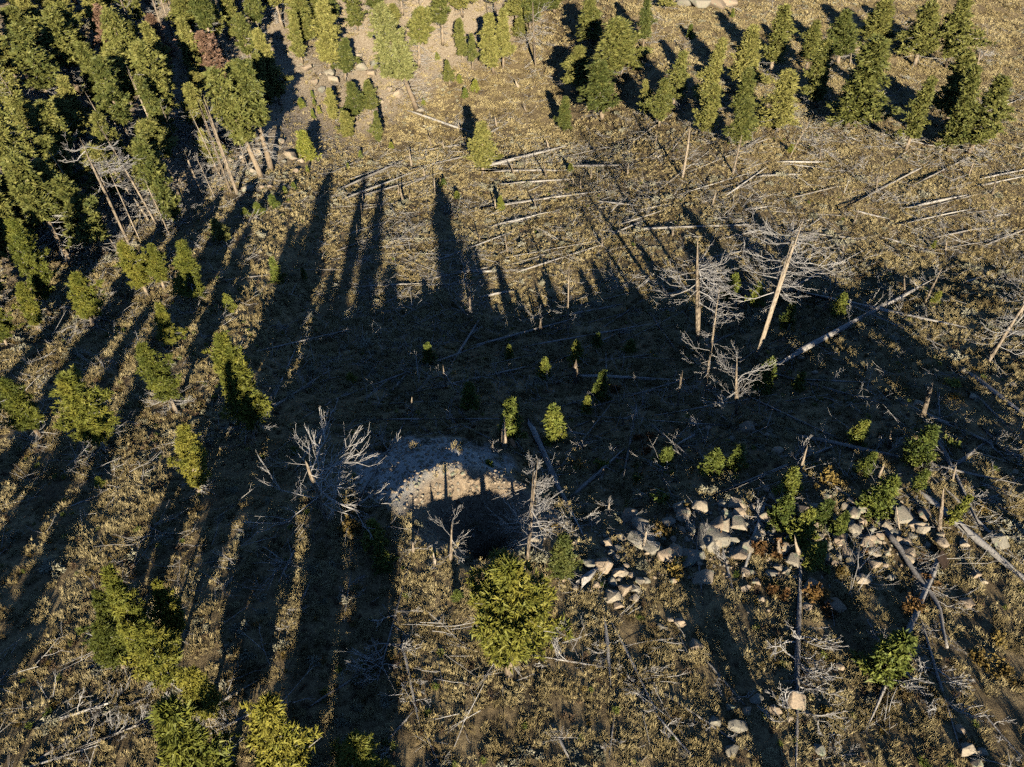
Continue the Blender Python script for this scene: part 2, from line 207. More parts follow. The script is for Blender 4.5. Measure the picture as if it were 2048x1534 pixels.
# standing dead trunks: x, y, height, lean, radius, branches, branch length
SNAGS = [
    (19.37, 55.74, 10.88, -10.59, 0.30, 26, 3.94), (23.64, 51.29, 15.23, -0.58, 0.27, 40, 3.60), (17.54, 45.54, 11.75, -5.83, 0.15, 22, 2.21),
    (18.70, 40.43, 5.48, -12.02, 0.18, 12, 2.62), (40.96, 45.20, 6.52, -1.02, 0.23, 12, 2.08), (41.56, 57.14, 3.96, -2.90, 0.15, 6, 1.97),
    (32.27, 37.98, 3.83, -13.82, 0.25, 1, 0.46), (40.55, 59.18, 2.44, -21.04, 0.15, 3, 1.28), (30.74, 61.47, 2.29, -9.32, 0.19, 0, 0.00),
    (31.77, 57.31, 2.47, 2.22, 0.15, 1, 0.51), (25.25, 61.74, 2.16, -5.72, 0.19, 1, 0.54), (34.79, 62.60, 2.12, -12.20, 0.11, 4, 1.07),
    (20.08, 30.96, 2.64, -5.79, 0.17, 1, 0.41), (28.06, 34.34, 1.65, -16.90, 0.18, 1, 0.44), (25.32, 30.39, 1.39, -5.16, 0.15, 2, 0.69),
    (27.36, 25.52, 4.69, -20.85, 0.17, 2, 0.46), (14.44, 42.80, 4.44, -5.00, 0.09, 8, 0.85), (6.23, 61.46, 9.00, -2.13, 0.16, 11, 1.29),
    (-4.84, 65.37, 3.56, -0.40, 0.20, 9, 1.84), (3.15, 61.31, 1.98, 1.63, 0.22, 0, 0.00), (-6.06, 46.45, 2.39, -1.66, 0.14, 6, 1.90),
    (-8.46, 41.06, 1.85, 5.60, 0.13, 4, 0.67), (6.21, 49.29, 2.71, -3.59, 0.36, 2, 0.57), (-0.62, 35.95, 3.35, 0.45, 0.25, 1, 0.38),
    (9.36, 40.07, 1.11, -10.43, 0.15, 3, 0.75), (6.86, 32.94, 1.01, -5.12, 0.11, 2, 0.60), (6.71, 28.61, 1.05, -5.43, 0.12, 6, 0.75),
    (0.89, 23.20, 9.66, 1.65, 0.14, 44, 2.04), (-3.77, 23.20, 3.28, 4.46, 0.13, 6, 1.34), (-4.66, 22.81, 1.25, 0.20, 0.12, 2, 0.90),
    (-6.15, 23.87, 1.01, 5.54, 0.14, 5, 1.17), (8.42, 24.77, 1.93, -3.68, 0.14, 12, 0.95), (-12.15, 26.79, 5.13, -0.68, 0.24, 24, 3.14),
    (-46.64, 74.52, 13.57, -0.61, 0.29, 30, 3.58), (-44.87, 79.18, 9.77, -7.38, 0.24, 26, 3.06), (-53.26, 71.60, 9.94, 4.03, 0.17, 22, 2.27),
    (-57.95, 85.66, 6.44, -14.81, 0.19, 16, 1.76), (-58.57, 84.65, 6.08, -8.69, 0.16, 14, 1.62), (-60.88, 84.03, 6.30, -8.73, 0.19, 12, 1.61),
    (-38.53, 90.94, 13.60, -2.51, 0.27, 28, 2.27), (-39.55, 91.35, 12.61, -2.30, 0.20, 16, 2.02), (-46.68, 80.85, 9.27, -13.72, 0.16, 18, 2.23),
    (5.09, 164.42, 11.07, -3.47, 0.38, 18, 3.67), (-20.69, 38.82, 4.31, -2.37, 0.16, 16, 1.68), (-27.94, 40.86, 2.98, -5.32, 0.16, 14, 1.65),
    (-31.67, 39.12, 1.51, 3.46, 0.12, 10, 1.22), (-41.33, 56.39, 3.32, 5.86, 0.12, 12, 1.60), (25.15, 97.31, 8.39, -1.49, 0.18, 14, 2.15),
    (31.13, 93.43, 4.62, -0.58, 0.21, 12, 2.36), (39.75, 96.85, 6.28, 11.91, 0.11, 6, 0.98), (44.27, 96.81, 2.05, -13.10, 0.18, 10, 1.86),
    (60.85, 133.84, 3.82, -12.19, 0.18, 10, 2.14), (62.28, 90.20, 2.43, -8.21, 0.17, 8, 1.49), (48.06, 85.84, 2.03, -12.86, 0.16, 8, 1.57),
    (42.36, 77.52, 2.04, -5.52, 0.15, 5, 1.11), (62.81, 84.69, 2.45, -14.65, 0.19, 4, 1.17), (58.73, 77.03, 1.45, -2.89, 0.18, 10, 1.59),
    (38.49, 70.45, 0.93, -7.84, 0.17, 6, 1.28), (50.21, 70.26, 1.21, -15.73, 0.17, 4, 0.92), (32.05, 72.56, 2.75, 22.72, 0.12, 12, 2.60),
    (47.99, 52.45, 4.85, -18.32, 0.16, 14, 1.84), (84.09, 134.70, 1.98, 24, 0.22, 12, 2.34), (79.85, 150.74, 4.20, -3.29, 0.19, 3, 0.97),
    (83.43, 133.25, 2.14, -14.02, 0.27, 1, 0.71), (31.83, 139.12, 2.46, -5.39, 0.18, 8, 1.65), (20.39, 138.11, 2.39, 7.31, 0.28, 10, 2.25),
    (1.38, 153.85, 1.63, -21.49, 0.32, 1, 0.63), (2.82, 142.54, 1.06, -24, 0.25, 1, 0.80), (-14.92, 126.63, 1.81, -12.67, 0.23, 1, 0.74),
    (0.33, 109.93, 1.68, -13.88, 0.21, 1, 0.66), (5.62, 109.04, 2.50, -9.30, 0.20, 1, 0.49), (6.68, 124.85, 1.50, -15.55, 0.23, 0, 0.00),
    (13.01, 108.60, 1.39, -4.43, 0.21, 0, 0.00), (14.63, 120.32, 0.98, -9.72, 0.22, 0, 0.00), (-17.29, 115.03, 2.76, -1.40, 0.17, 2, 0.85),
    (-14.61, 110.37, 1.32, -2.30, 0.17, 1, 0.50), (-12.18, 102.46, 2.52, 0.79, 0.16, 2, 0.78), (-16.83, 99.10, 2.22, -3.68, 0.23, 1, 0.61),
    (-18.01, 102.71, 1.64, 3.62, 0.16, 0, 0.00), (-15.86, 99.48, 1.43, 5.74, 0.15, 0, 0.00), (-19.60, 94.91, 2.35, -1.62, 0.19, 1, 0.59),
    (-22.30, 93.43, 2.00, 6.33, 0.15, 1, 0.44), (-22.93, 99.07, 1.34, 1.80, 0.15, 0, 0.00), (-21.39, 84.63, 2.49, 7.10, 0.14, 0, 0.00),
    (-2.52, 97.31, 1.78, -1.51, 0.15, 0, 0.00), (-0.61, 81.43, 2.70, -6.72, 0.13, 6, 1.47), (10.89, 103.49, 1.63, -3.84, 0.16, 0, 0.00),
    (9.95, 105.94, 1.11, -3.45, 0.12, 0, 0.00), (12.13, 81.73, 1.47, -5.07, 0.17, 1, 0.40), (-12.45, 124.55, 1.50, -6.55, 0.18, 4, 1.64),
    (-10.08, 134.63, 1.46, -8.38, 0.19, 4, 1.74), (-3.02, 136.12, 1.66, -9.05, 0.24, 8, 2.14), (22.78, 120.29, 3.14, -2.87, 0.17, 8, 1.70),
    (21.49, 82.73, 0.97, -1.15, 0.20, 0, 0.00), (-1.39, 74.05, 0.97, -6.79, 0.25, 3, 1.01), (-16.85, 67.65, 2.30, 5.06, 0.12, 10, 2.00),
    (-8.81, 93.70, 1.05, -4.70, 0.15, 1, 0.37), (-4.41, 84.24, 1.51, -3.39, 0.14, 4, 0.82), (3.63, 96.55, 1.76, -10.96, 0.15, 4, 1.20),
    (18.46, 105.76, 1.79, -1.43, 0.16, 5, 1.43), (27.36, 87.29, 1.74, -0.15, 0.17, 7, 1.76), (23.02, 110.09, 1.92, 1.47, 0.16, 6, 1.76),
    (24.95, 25.78, 2.60, -24, 0.08, 5, 0.82), (16.73, 23.88, 1.78, -19.17, 0.18, 1, 0.31), (17.91, 23.68, 2.36, -22.25, 0.15, 1, 0.37),
    (26.87, 58.98, 1.42, -11.91, 0.13, 0, 0.00), (31.49, 60.77, 0.84, -9.23, 0.16, 0, 0.00), (34.21, 56.95, 1.00, -13.02, 0.10, 3, 0.71),
    (30.08, 29.89, 1.43, -15.02, 0.10, 3, 0.74), (5.70, 37.35, 0.97, -8.59, 0.10, 6, 0.88), (-1.50, 35.11, 1.54, 1.09, 0.09, 4, 0.68),
    (26.66, 68.37, 1.85, -2.08, 0.15, 3, 0.81), (-40.36, 127.83, 6.57, -3.67, 0.16, 18, 1.90), (-49.93, 143.10, 4.97, -0.51, 0.16, 18, 1.90),
    (-71.72, 106.57, 7.29, -1.35, 0.16, 18, 1.90), (-60.98, 81.97, 9.38, -0.86, 0.16, 18, 1.90), (-20.01, 171.76, 9.99, -2.58, 0.16, 18, 1.90),
    (-1.32, 184.39, 9.51, 0.28, 0.16, 18, 1.90), (-4.70, 173.23, 10.60, -0.90, 0.16, 18, 1.90), (-42.56, 88.94, 6.75, -3.01, 0.16, 18, 1.90),
    (-55.28, 121.34, 10.43, 0.80, 0.16, 18, 1.90), (-65.25, 83.79, 9.36, 0.98, 0.16, 18, 1.90), (-48.31, 77.71, 9.19, -0.53, 0.16, 18, 1.90),
    (-56.80, 128.00, 7.81, -0.28, 0.16, 18, 1.90), (-59.68, 121.51, 8.57, -3.99, 0.16, 18, 1.90), (-63.77, 85.01, 9.13, -2.45, 0.10, 13, 1.51),
    (-59.02, 80.73, 7.61, -4.10, 0.12, 14, 1.81), (-54.49, 74.47, 7.95, -7.76, 0.10, 14, 1.83), (-51.33, 72.51, 11.79, -5.83, 0.15, 15, 2.11),
    (-50.20, 76.19, 11.17, -8.71, 0.12, 14, 1.55), (-47.65, 73.28, 6.02, -7.89, 0.15, 17, 2.12), (-45.91, 75.79, 9.96, -0.17, 0.11, 17, 1.99),
    (-47.33, 83.16, 11.81, -8.98, 0.11, 12, 2.19), (-42.69, 77.11, 7.96, -2.51, 0.16, 19, 1.41), (-45.63, 87.37, 8.66, -8.05, 0.14, 12, 1.53),
    (-41.73, 82.12, 9.61, -4.29, 0.12, 20, 1.32), (-42.68, 88.03, 7.76, -7.67, 0.16, 11, 1.28), (-41.13, 89.36, 6.29, -6.01, 0.10, 20, 2.15),
    (-41.63, 94.64, 10.32, -7.39, 0.14, 19, 1.41), (-38.95, 98.67, 10.26, -3.73, 0.15, 18, 2.17), (-55.77, 83.05, 7.52, -4.36, 0.15, 11, 1.38),
    (-54.44, 85.92, 7.94, -5.24, 0.15, 16, 1.84), (-61.09, 89.45, 10.48, -6.82, 0.13, 18, 2.18), (-51.43, 91.29, 7.40, -3.42, 0.14, 12, 1.42),
    (-54.61, 94.08, 7.26, -6.96, 0.12, 10, 1.66), (-49.01, 95.55, 11.96, -3.23, 0.14, 10, 1.63), (-46.10, 94.55, 9.60, -2.58, 0.15, 14, 1.93),
    (-58.57, 77.30, 10.90, -8.14, 0.15, 15, 1.72), (-57.88, 71.51, 10.35, -3.89, 0.14, 14, 1.41),
]
# fallen logs: butt x, y, tip x, y, radius, branches
LOGS = [
    (28.25, 50.65, 39.99, 58.33, 0.33, 7), (33.31, 59.02, 39.71, 52.19, 0.22, 4), (27.01, 45.31, 29.98, 44.07, 0.08, 3),
    (24.80, 46.76, 29.21, 41.22, 0.14, 2), (21.27, 41.40, 24.42, 37.14, 0.11, 1), (32.90, 38.02, 35.85, 32.75, 0.17, 8),
    (24.50, 35.12, 31.41, 30.17, 0.18, 6), (18.13, 31.13, 25.22, 35.58, 0.13, 4), (33.38, 33.20, 30.38, 30.91, 0.19, 0),
    (30.96, 33.04, 29.93, 27.29, 0.17, 2), (38.78, 40.59, 39.29, 36.49, 0.21, 4), (21.92, 29.59, 22.82, 28.29, 0.11, 0),
    (49.26, 62.60, 54.57, 65.23, 0.12, 2), (12.83, 35.92, 15.76, 38.59, 0.12, 1), (28.72, 26.04, 30.99, 21.10, 0.29, 2),
    (29.50, 28.10, 30.78, 24.54, 0.13, 6), (17.04, 21.28, 14.37, 13.00, 0.19, 22), (24.86, 21.53, 19.61, 15.00, 0.22, 10),
    (23.35, 18.90, 22.26, 13.28, 0.10, 9), (8.56, 14.58, 11.32, 12.20, 0.07, 3), (8.22, 12.71, 9.23, 11.20, 0.07, 3),
    (15.08, 11.41, 16.65, 11.61, 0.05, 8), (14.88, 24.16, 16.59, 27.44, 0.19, 8), (5.37, 18.68, 5.28, 15.99, 0.13, 8),
    (6.34, 17.48, 7.33, 14.37, 0.11, 12), (7.49, 13.72, 8.76, 11.82, 0.09, 6), (-6.49, 21.21, -7.13, 15.56, 0.06, 16),
    (-5.78, 16.64, -4.91, 13.79, 0.10, 6), (-5.46, 13.17, -6.46, 11.96, 0.08, 6), (-4.22, 12.38, -3.49, 10.98, 0.06, 5),
    (2.63, 11.87, 2.18, 12.87, 0.10, 9), (4.25, 21.96, 5.30, 23.07, 0.30, 0), (2.02, 38.71, 3.52, 31.09, 0.30, 4), (3.52, 31.09, 4.52, 26.68, 0.16, 10),
    (9.13, 49.56, 16.78, 48.08, 0.19, 3), (-4.63, 48.25, 1.66, 54.07, 0.11, 3), (-5.76, 54.32, -3.71, 64.53, 0.15, 3),
    (-3.11, 58.71, 6.71, 63.71, 0.15, 4), (7.01, 64.79, 11.91, 66.33, 0.16, 2), (-9.74, 31.06, -8.94, 38.88, 0.10, 3),
    (-8.78, 40.02, -1.51, 40.43, 0.08, 3), (-11.04, 46.76, -9.85, 51.21, 0.11, 5), (15.95, 62.15, 16.96, 54.90, 0.12, 1),
    (9.53, 37.58, 11.29, 44.64, 0.10, 3), (5.06, 31.61, 8.67, 36.14, 0.15, 3), (11.92, 38.05, 12.95, 34.77, 0.12, 2),
    (5.24, 39.88, 8.22, 38.19, 0.09, 2), (0.44, 36.99, 1.39, 34.78, 0.18, 0), (-7.47, 52.53, -14.93, 46.10, 0.11, 4),
    (3.61, 58.77, 13.04, 60.56, 0.10, 3), (9.40, 52.04, 9.77, 54.94, 0.11, 2), (12.14, 54.29, 16.50, 53.31, 0.07, 2),
    (-27.38, 103.64, -18.79, 118.12, 0.19, 8), (-25.87, 99.81, -15.63, 113.09, 0.15, 6), (-26.90, 109.28, -20.28, 116.00, 0.15, 6),
    (-23.85, 101.26, -14.45, 109.55, 0.15, 5), (-4.34, 116.36, 0.09, 114.13, 0.23, 4), (0.09, 116.63, 7.53, 123.41, 0.32, 3),
    (0.08, 111.52, 8.17, 112.02, 0.23, 5), (-4.22, 132.89, -1.37, 136.54, 0.22, 5), (10.61, 114.33, 17.78, 110.13, 0.19, 4),
    (-0.95, 91.56, 3.84, 93.27, 0.23, 5), (1.39, 99.05, 12.75, 102.09, 0.21, 8), (13.95, 98.38, 18.36, 94.99, 0.17, 5),
    (18.41, 93.28, 21.98, 91.91, 0.13, 3), (12.98, 84.57, 18.29, 89.30, 0.16, 5), (-0.69, 84.51, 1.52, 84.36, 0.12, 2),
    (-21.99, 87.95, -18.28, 91.00, 0.16, 3), (-16.87, 106.13, -14.37, 109.56, 0.15, 3), (21.65, 84.44, 29.14, 80.11, 0.18, 3),
    (-17.94, 140.57, -9.63, 135.13, 0.27, 14), (39.67, 95.75, 44.29, 95.71, 0.16, 7), (31.10, 89.37, 34.71, 92.52, 0.12, 4),
    (35.61, 91.41, 40.27, 91.32, 0.19, 4), (48.79, 86.22, 58.88, 94.25, 0.15, 4), (52.05, 88.65, 53.71, 86.51, 0.12, 3),
    (53.63, 82.13, 58.52, 83.92, 0.20, 3), (63.38, 87.47, 70.43, 90.32, 0.15, 3), (66.42, 90.44, 71.47, 92.27, 0.15, 2),
    (43.97, 80.54, 46.38, 78.89, 0.14, 2), (27.49, 78.20, 32.89, 77.94, 0.14, 6), (31.24, 83.15, 33.56, 83.07, 0.12, 2),
    (-23.12, 81.55, -18.47, 86.45, 0.12, 6), (-23.01, 96.31, -17.31, 99.19, 0.14, 6), (-30.58, 105.10, -27.01, 119.55, 0.11, 5),
    (-15.00, 124.41, -6.95, 128.83, 0.17, 5), (-12.56, 117.07, -5.35, 123.13, 0.16, 4), (2.93, 106.68, 9.54, 108.26, 0.18, 5),
    (-6.31, 81.40, -0.99, 87.48, 0.12, 6), (4.26, 76.94, 10.38, 80.75, 0.12, 5), (-5.98, 75.11, -10.82, 72.69, 0.14, 8),
    (-2.51, 76.11, -6.93, 75.01, 0.17, 12), (-0.56, 71.24, -4.47, 68.96, 0.17, 3), (-15.17, 66.32, -13.37, 68.41, 0.13, 5),
    (-13.74, 71.26, -18.59, 70.83, 0.11, 6), (-30.78, 64.96, -28.57, 67.97, 0.10, 3), (-24.51, 52.92, -17.83, 60.31, 0.09, 3),
    (-21.14, 42.72, -17.99, 51.25, 0.13, 10), (-15.40, 46.13, -17.46, 41.97, 0.08, 4), (-21.43, 46.87, -22.27, 56.79, 0.09, 4),
    (15.36, 88.90, 21.75, 90.44, 0.10, 3), (23.45, 74.77, 29.12, 74.22, 0.14, 6), (33.01, 64.76, 38.63, 68.50, 0.10, 4),
    (35.61, 53.73, 38.19, 48.48, 0.08, 3), (52.46, 73.99, 59.01, 76.37, 0.11, 6), (57.83, 90.48, 64.77, 96.21, 0.13, 5),
    (37.38, 74.97, 42.23, 73.47, 0.11, 3), (45.21, 73.44, 48.21, 70.82, 0.11, 4), (35.11, 100.90, 39.01, 105.55, 0.14, 4),
    (57.78, 119.04, 65.20, 121.10, 0.15, 4), (73.81, 111.34, 83.50, 117.85, 0.14, 5), (51.33, 78.15, 57.90, 80.42, 0.11, 6),
    (57.67, 72.57, 62.03, 75.15, 0.13, 5), (37.36, 39.63, 37.44, 36.31, 0.11, 5), (35.72, 34.55, 35.87, 31.44, 0.08, 6),
    (20.54, 55.70, 24.18, 58.10, 0.09, 4), (18.32, 54.88, 20.23, 50.60, 0.09, 2), (11.98, 44.72, 13.51, 41.50, 0.08, 2),
    (11.72, 63.18, 15.01, 66.62, 0.10, 2), (-15.60, 38.25, -15.86, 33.56, 0.16, 4), (-13.56, 24.14, -13.94, 21.88, 0.08, 10),
    (-12.19, 20.80, -12.61, 18.81, 0.09, 10), (-14.54, 14.68, -16.55, 13.43, 0.09, 8), (-23.86, 13.80, -20.98, 14.77, 0.10, 8),
    (-23.33, 12.21, -21.08, 13.71, 0.09, 10), (-21.59, 12.43, -18.77, 13.55, 0.10, 12), (-24.17, 11.37, -21.74, 12.18, 0.08, 8),
    (-22.80, 16.90, -21.53, 17.42, 0.18, 2), (-21.03, 14.23, -18.23, 15.10, 0.10, 8), (-10.02, 14.40, -8.16, 15.80, 0.07, 5),
    (-9.61, 19.47, -9.73, 21.87, 0.05, 5), (-13.44, 13.60, -15.23, 12.62, 0.06, 5), (-43.97, 51.66, -41.96, 54.48, 0.09, 5),
    (-40.87, 48.63, -43.79, 47.11, 0.08, 4), (-37.73, 51.02, -39.03, 47.73, 0.08, 4), (-48.33, 59.89, -42.42, 57.55, 0.09, 4),
    (-46.84, 98.95, -50.52, 101.91, 0.16, 3), (-31.20, 29.94, -29.88, 30.94, 0.06, 4), (10.85, 16.53, 11.93, 14.44, 0.06, 5),
    (3.99, 16.49, 0.99, 17.04, 0.06, 6), (11.52, 22.54, 11.88, 26.02, 0.09, 6), (13.23, 22.10, 13.29, 25.15, 0.08, 8),
    (5.36, 13.97, 4.88, 11.91, 0.05, 4), (24.09, 13.83, 24.78, 11.79, 0.05, 4), (17.33, 13.40, 15.30, 12.07, 0.05, 6),
    (25.42, 68.74, 26.12, 61.94, 0.08, 0), (26.24, 107.66, 28.56, 111.11, 0.08, 2), (-19.04, 81.77, -14.04, 82.66, 0.05, 4),
    (26.81, 99.49, 19.94, 95.98, 0.06, 4), (37.45, 77.82, 34.80, 75.41, 0.07, 6), (-21.03, 98.17, -26.81, 95.56, 0.05, 6),
    (-12.15, 68.97, -9.04, 70.49, 0.07, 2), (74.35, 99.35, 77.72, 96.56, 0.06, 0), (58.14, 83.28, 51.24, 80.43, 0.07, 4),
    (18.43, 62.75, 12.68, 58.49, 0.07, 3), (27.19, 92.19, 32.09, 92.02, 0.08, 4), (25.91, 66.07, 21.14, 65.85, 0.08, 4),
    (36.29, 73.67, 40.17, 75.23, 0.05, 3), (15.98, 80.16, 18.05, 83.43, 0.07, 4), (31.52, 93.19, 32.03, 90.19, 0.06, 6),
    (56.48, 97.41, 52.54, 93.58, 0.06, 4), (-10.18, 79.65, -5.43, 79.66, 0.06, 2), (38.98, 85.37, 31.65, 83.20, 0.07, 2),
    (52.07, 71.18, 59.24, 73.05, 0.05, 6), (50.06, 61.94, 47.43, 61.52, 0.05, 3), (11.33, 63.56, 3.85, 61.04, 0.05, 6),
    (-5.69, 80.04, 0.28, 77.18, 0.06, 4), (58.69, 99.73, 63.81, 96.49, 0.06, 6), (49.95, 69.63, 52.66, 75.98, 0.06, 6),
    (3.98, 104.54, 0.14, 100.89, 0.08, 6), (1.86, 111.57, 4.99, 114.71, 0.04, 0), (9.24, 120.14, 16.99, 119.63, 0.07, 2),
    (51.17, 84.77, 48.00, 82.39, 0.05, 6), (-17.31, 127.85, -19.92, 128.33, 0.07, 3), (37.81, 65.73, 41.27, 64.82, 0.05, 4),
    (-8.88, 74.26, -13.38, 77.50, 0.05, 6), (8.73, 67.03, 14.63, 69.34, 0.07, 0), (33.40, 59.79, 35.64, 57.94, 0.04, 3),
    (20.56, 72.02, 17.75, 70.88, 0.08, 4), (33.11, 93.64, 36.20, 95.51, 0.06, 2), (5.03, 79.74, -0.59, 77.71, 0.05, 6),
    (71.70, 100.91, 66.56, 106.39, 0.08, 4), (13.24, 97.35, 10.27, 94.84, 0.07, 0), (31.57, 97.54, 27.07, 97.47, 0.05, 4),
    (-23.33, 125.10, -20.12, 123.55, 0.07, 0), (-5.95, 108.83, -0.78, 104.68, 0.05, 4), (16.86, 113.54, 11.10, 113.61, 0.05, 2),
    (-6.01, 66.25, -4.70, 64.09, 0.06, 0), (54.01, 73.22, 51.60, 79.84, 0.06, 4), (36.36, 80.73, 41.93, 79.58, 0.05, 0),
    (-6.64, 85.43, -5.13, 83.39, 0.06, 6), (32.76, 58.03, 36.16, 53.81, 0.05, 2), (4.20, 65.82, 8.71, 68.41, 0.07, 4),
    (13.97, 85.94, 11.10, 83.26, 0.05, 4), (5.95, 81.18, -0.67, 79.68, 0.08, 4), (4.96, 79.54, 8.03, 79.73, 0.05, 4),
    (61.61, 101.02, 55.83, 103.68, 0.07, 2), (-4.09, 67.55, -8.41, 63.00, 0.06, 2), (26.72, 73.46, 30.95, 71.53, 0.07, 0),
    (-8.26, 125.52, -9.56, 129.82, 0.07, 2), (-17.92, 84.55, -13.18, 83.87, 0.06, 3), (-21.58, 106.40, -16.15, 104.69, 0.04, 3),
    (2.07, 128.93, 5.80, 129.76, 0.07, 6), (-9.80, 63.91, -3.27, 59.70, 0.07, 3), (-17.16, 131.03, -14.64, 134.09, 0.05, 4),
    (30.95, 75.23, 23.58, 73.32, 0.07, 4), (45.63, 69.86, 41.34, 69.42, 0.08, 4), (36.47, 101.59, 31.38, 98.16, 0.06, 6),
    (60.74, 78.93, 58.13, 78.39, 0.07, 6), (65.10, 91.22, 64.29, 88.70, 0.05, 6), (22.51, 115.73, 28.99, 117.97, 0.07, 4),
    (27.93, 74.47, 32.89, 74.66, 0.05, 2), (5.89, 88.69, 8.54, 87.27, 0.07, 2), (44.20, 54.11, 41.54, 52.36, 0.07, 0),
    (32.84, 60.30, 36.04, 61.41, 0.08, 4), (13.53, 99.21, 16.59, 100.82, 0.07, 4), (13.86, 96.09, 9.50, 94.36, 0.06, 2),
    (71.96, 97.33, 76.90, 98.93, 0.05, 2), (-7.90, 86.14, -9.04, 83.77, 0.04, 0), (66.70, 101.73, 70.44, 98.12, 0.05, 0),
    (-18.19, 64.04, -15.62, 66.88, 0.04, 2), (-7.87, 84.18, -11.09, 83.89, 0.06, 4), (6.70, 101.35, 3.83, 99.82, 0.06, 0),
    (55.99, 79.18, 60.88, 80.55, 0.05, 0), (-20.63, 75.70, -26.88, 71.76, 0.04, 6), (-14.14, 84.68, -20.33, 84.64, 0.05, 2),
    (22.35, 107.10, 18.97, 110.31, 0.07, 3), (33.09, 84.15, 37.37, 82.17, 0.05, 2), (30.00, 90.37, 34.43, 91.16, 0.04, 2),
    (-5.88, 73.40, -2.26, 76.84, 0.07, 2), (39.85, 94.98, 46.48, 92.05, 0.07, 2), (-6.13, 100.28, -8.94, 101.75, 0.05, 4),
    (-6.55, 123.60, -14.06, 123.18, 0.06, 6), (31.52, 89.17, 26.47, 88.62, 0.07, 6), (23.78, 108.01, 19.75, 107.00, 0.08, 3),
    (23.19, 68.50, 18.29, 67.81, 0.08, 4), (-9.00, 71.48, -4.28, 72.55, 0.07, 0), (-4.95, 38.59, -7.06, 36.97, 0.05, 4),
    (28.00, 61.47, 21.87, 60.54, 0.06, 6), (5.46, 37.76, 8.67, 43.94, 0.06, 2), (-2.94, 38.17, 0.31, 35.66, 0.06, 2),
    (31.69, 57.98, 34.88, 62.09, 0.04, 3), (2.22, 56.57, -3.36, 52.53, 0.04, 2), (23.26, 52.40, 27.27, 54.15, 0.06, 4),
    (12.64, 35.21, 10.82, 32.95, 0.06, 4), (19.55, 57.03, 17.38, 55.04, 0.06, 0), (-13.51, 65.22, -20.41, 62.24, 0.06, 0),
    (17.54, 52.92, 21.24, 52.89, 0.06, 2), (13.46, 60.33, 6.79, 60.33, 0.05, 3), (10.33, 37.98, 11.00, 44.32, 0.04, 4),
    (6.81, 56.20, 12.92, 60.69, 0.08, 3), (14.54, 39.09, 7.96, 42.01, 0.07, 0), (11.75, 39.43, 15.24, 33.00, 0.04, 3),
    (-1.58, 41.31, -5.02, 38.56, 0.04, 6), (23.48, 42.22, 28.70, 42.86, 0.05, 0), (-10.30, 43.49, -6.90, 43.56, 0.05, 0),
    (20.08, 49.13, 24.88, 53.48, 0.06, 6), (12.37, 46.05, 8.08, 45.49, 0.04, 3), (1.73, 54.14, 4.90, 50.20, 0.06, 6),
    (6.31, 45.87, 3.69, 44.27, 0.06, 0), (32.52, 59.64, 35.37, 60.38, 0.04, 3), (12.88, 54.36, 8.34, 53.78, 0.07, 3),
    (5.91, 38.42, 8.51, 39.88, 0.06, 0), (17.67, 65.46, 13.62, 63.63, 0.05, 6), (28.91, 52.42, 22.57, 52.87, 0.04, 0),
    (28.80, 62.59, 23.95, 64.01, 0.05, 6), (13.52, 41.82, 21.11, 43.16, 0.07, 3), (14.51, 47.04, 7.46, 43.97, 0.07, 6),
    (0.02, 50.37, -3.07, 48.51, 0.06, 4), (4.23, 40.02, 7.00, 42.33, 0.06, 0),
]
# a bent log (points, radius) and two loose pieces
CURVED = [([(23.88, 25.56), (24.29, 24.07), (24.37, 22.59), (24.67, 21.32), (24.9, 20.06), (24.3, 18.59), (24.01, 17.34)], 0.2)]
BOARD = (26.52, 23.19)
CHUNK = (0.08, 36.58)
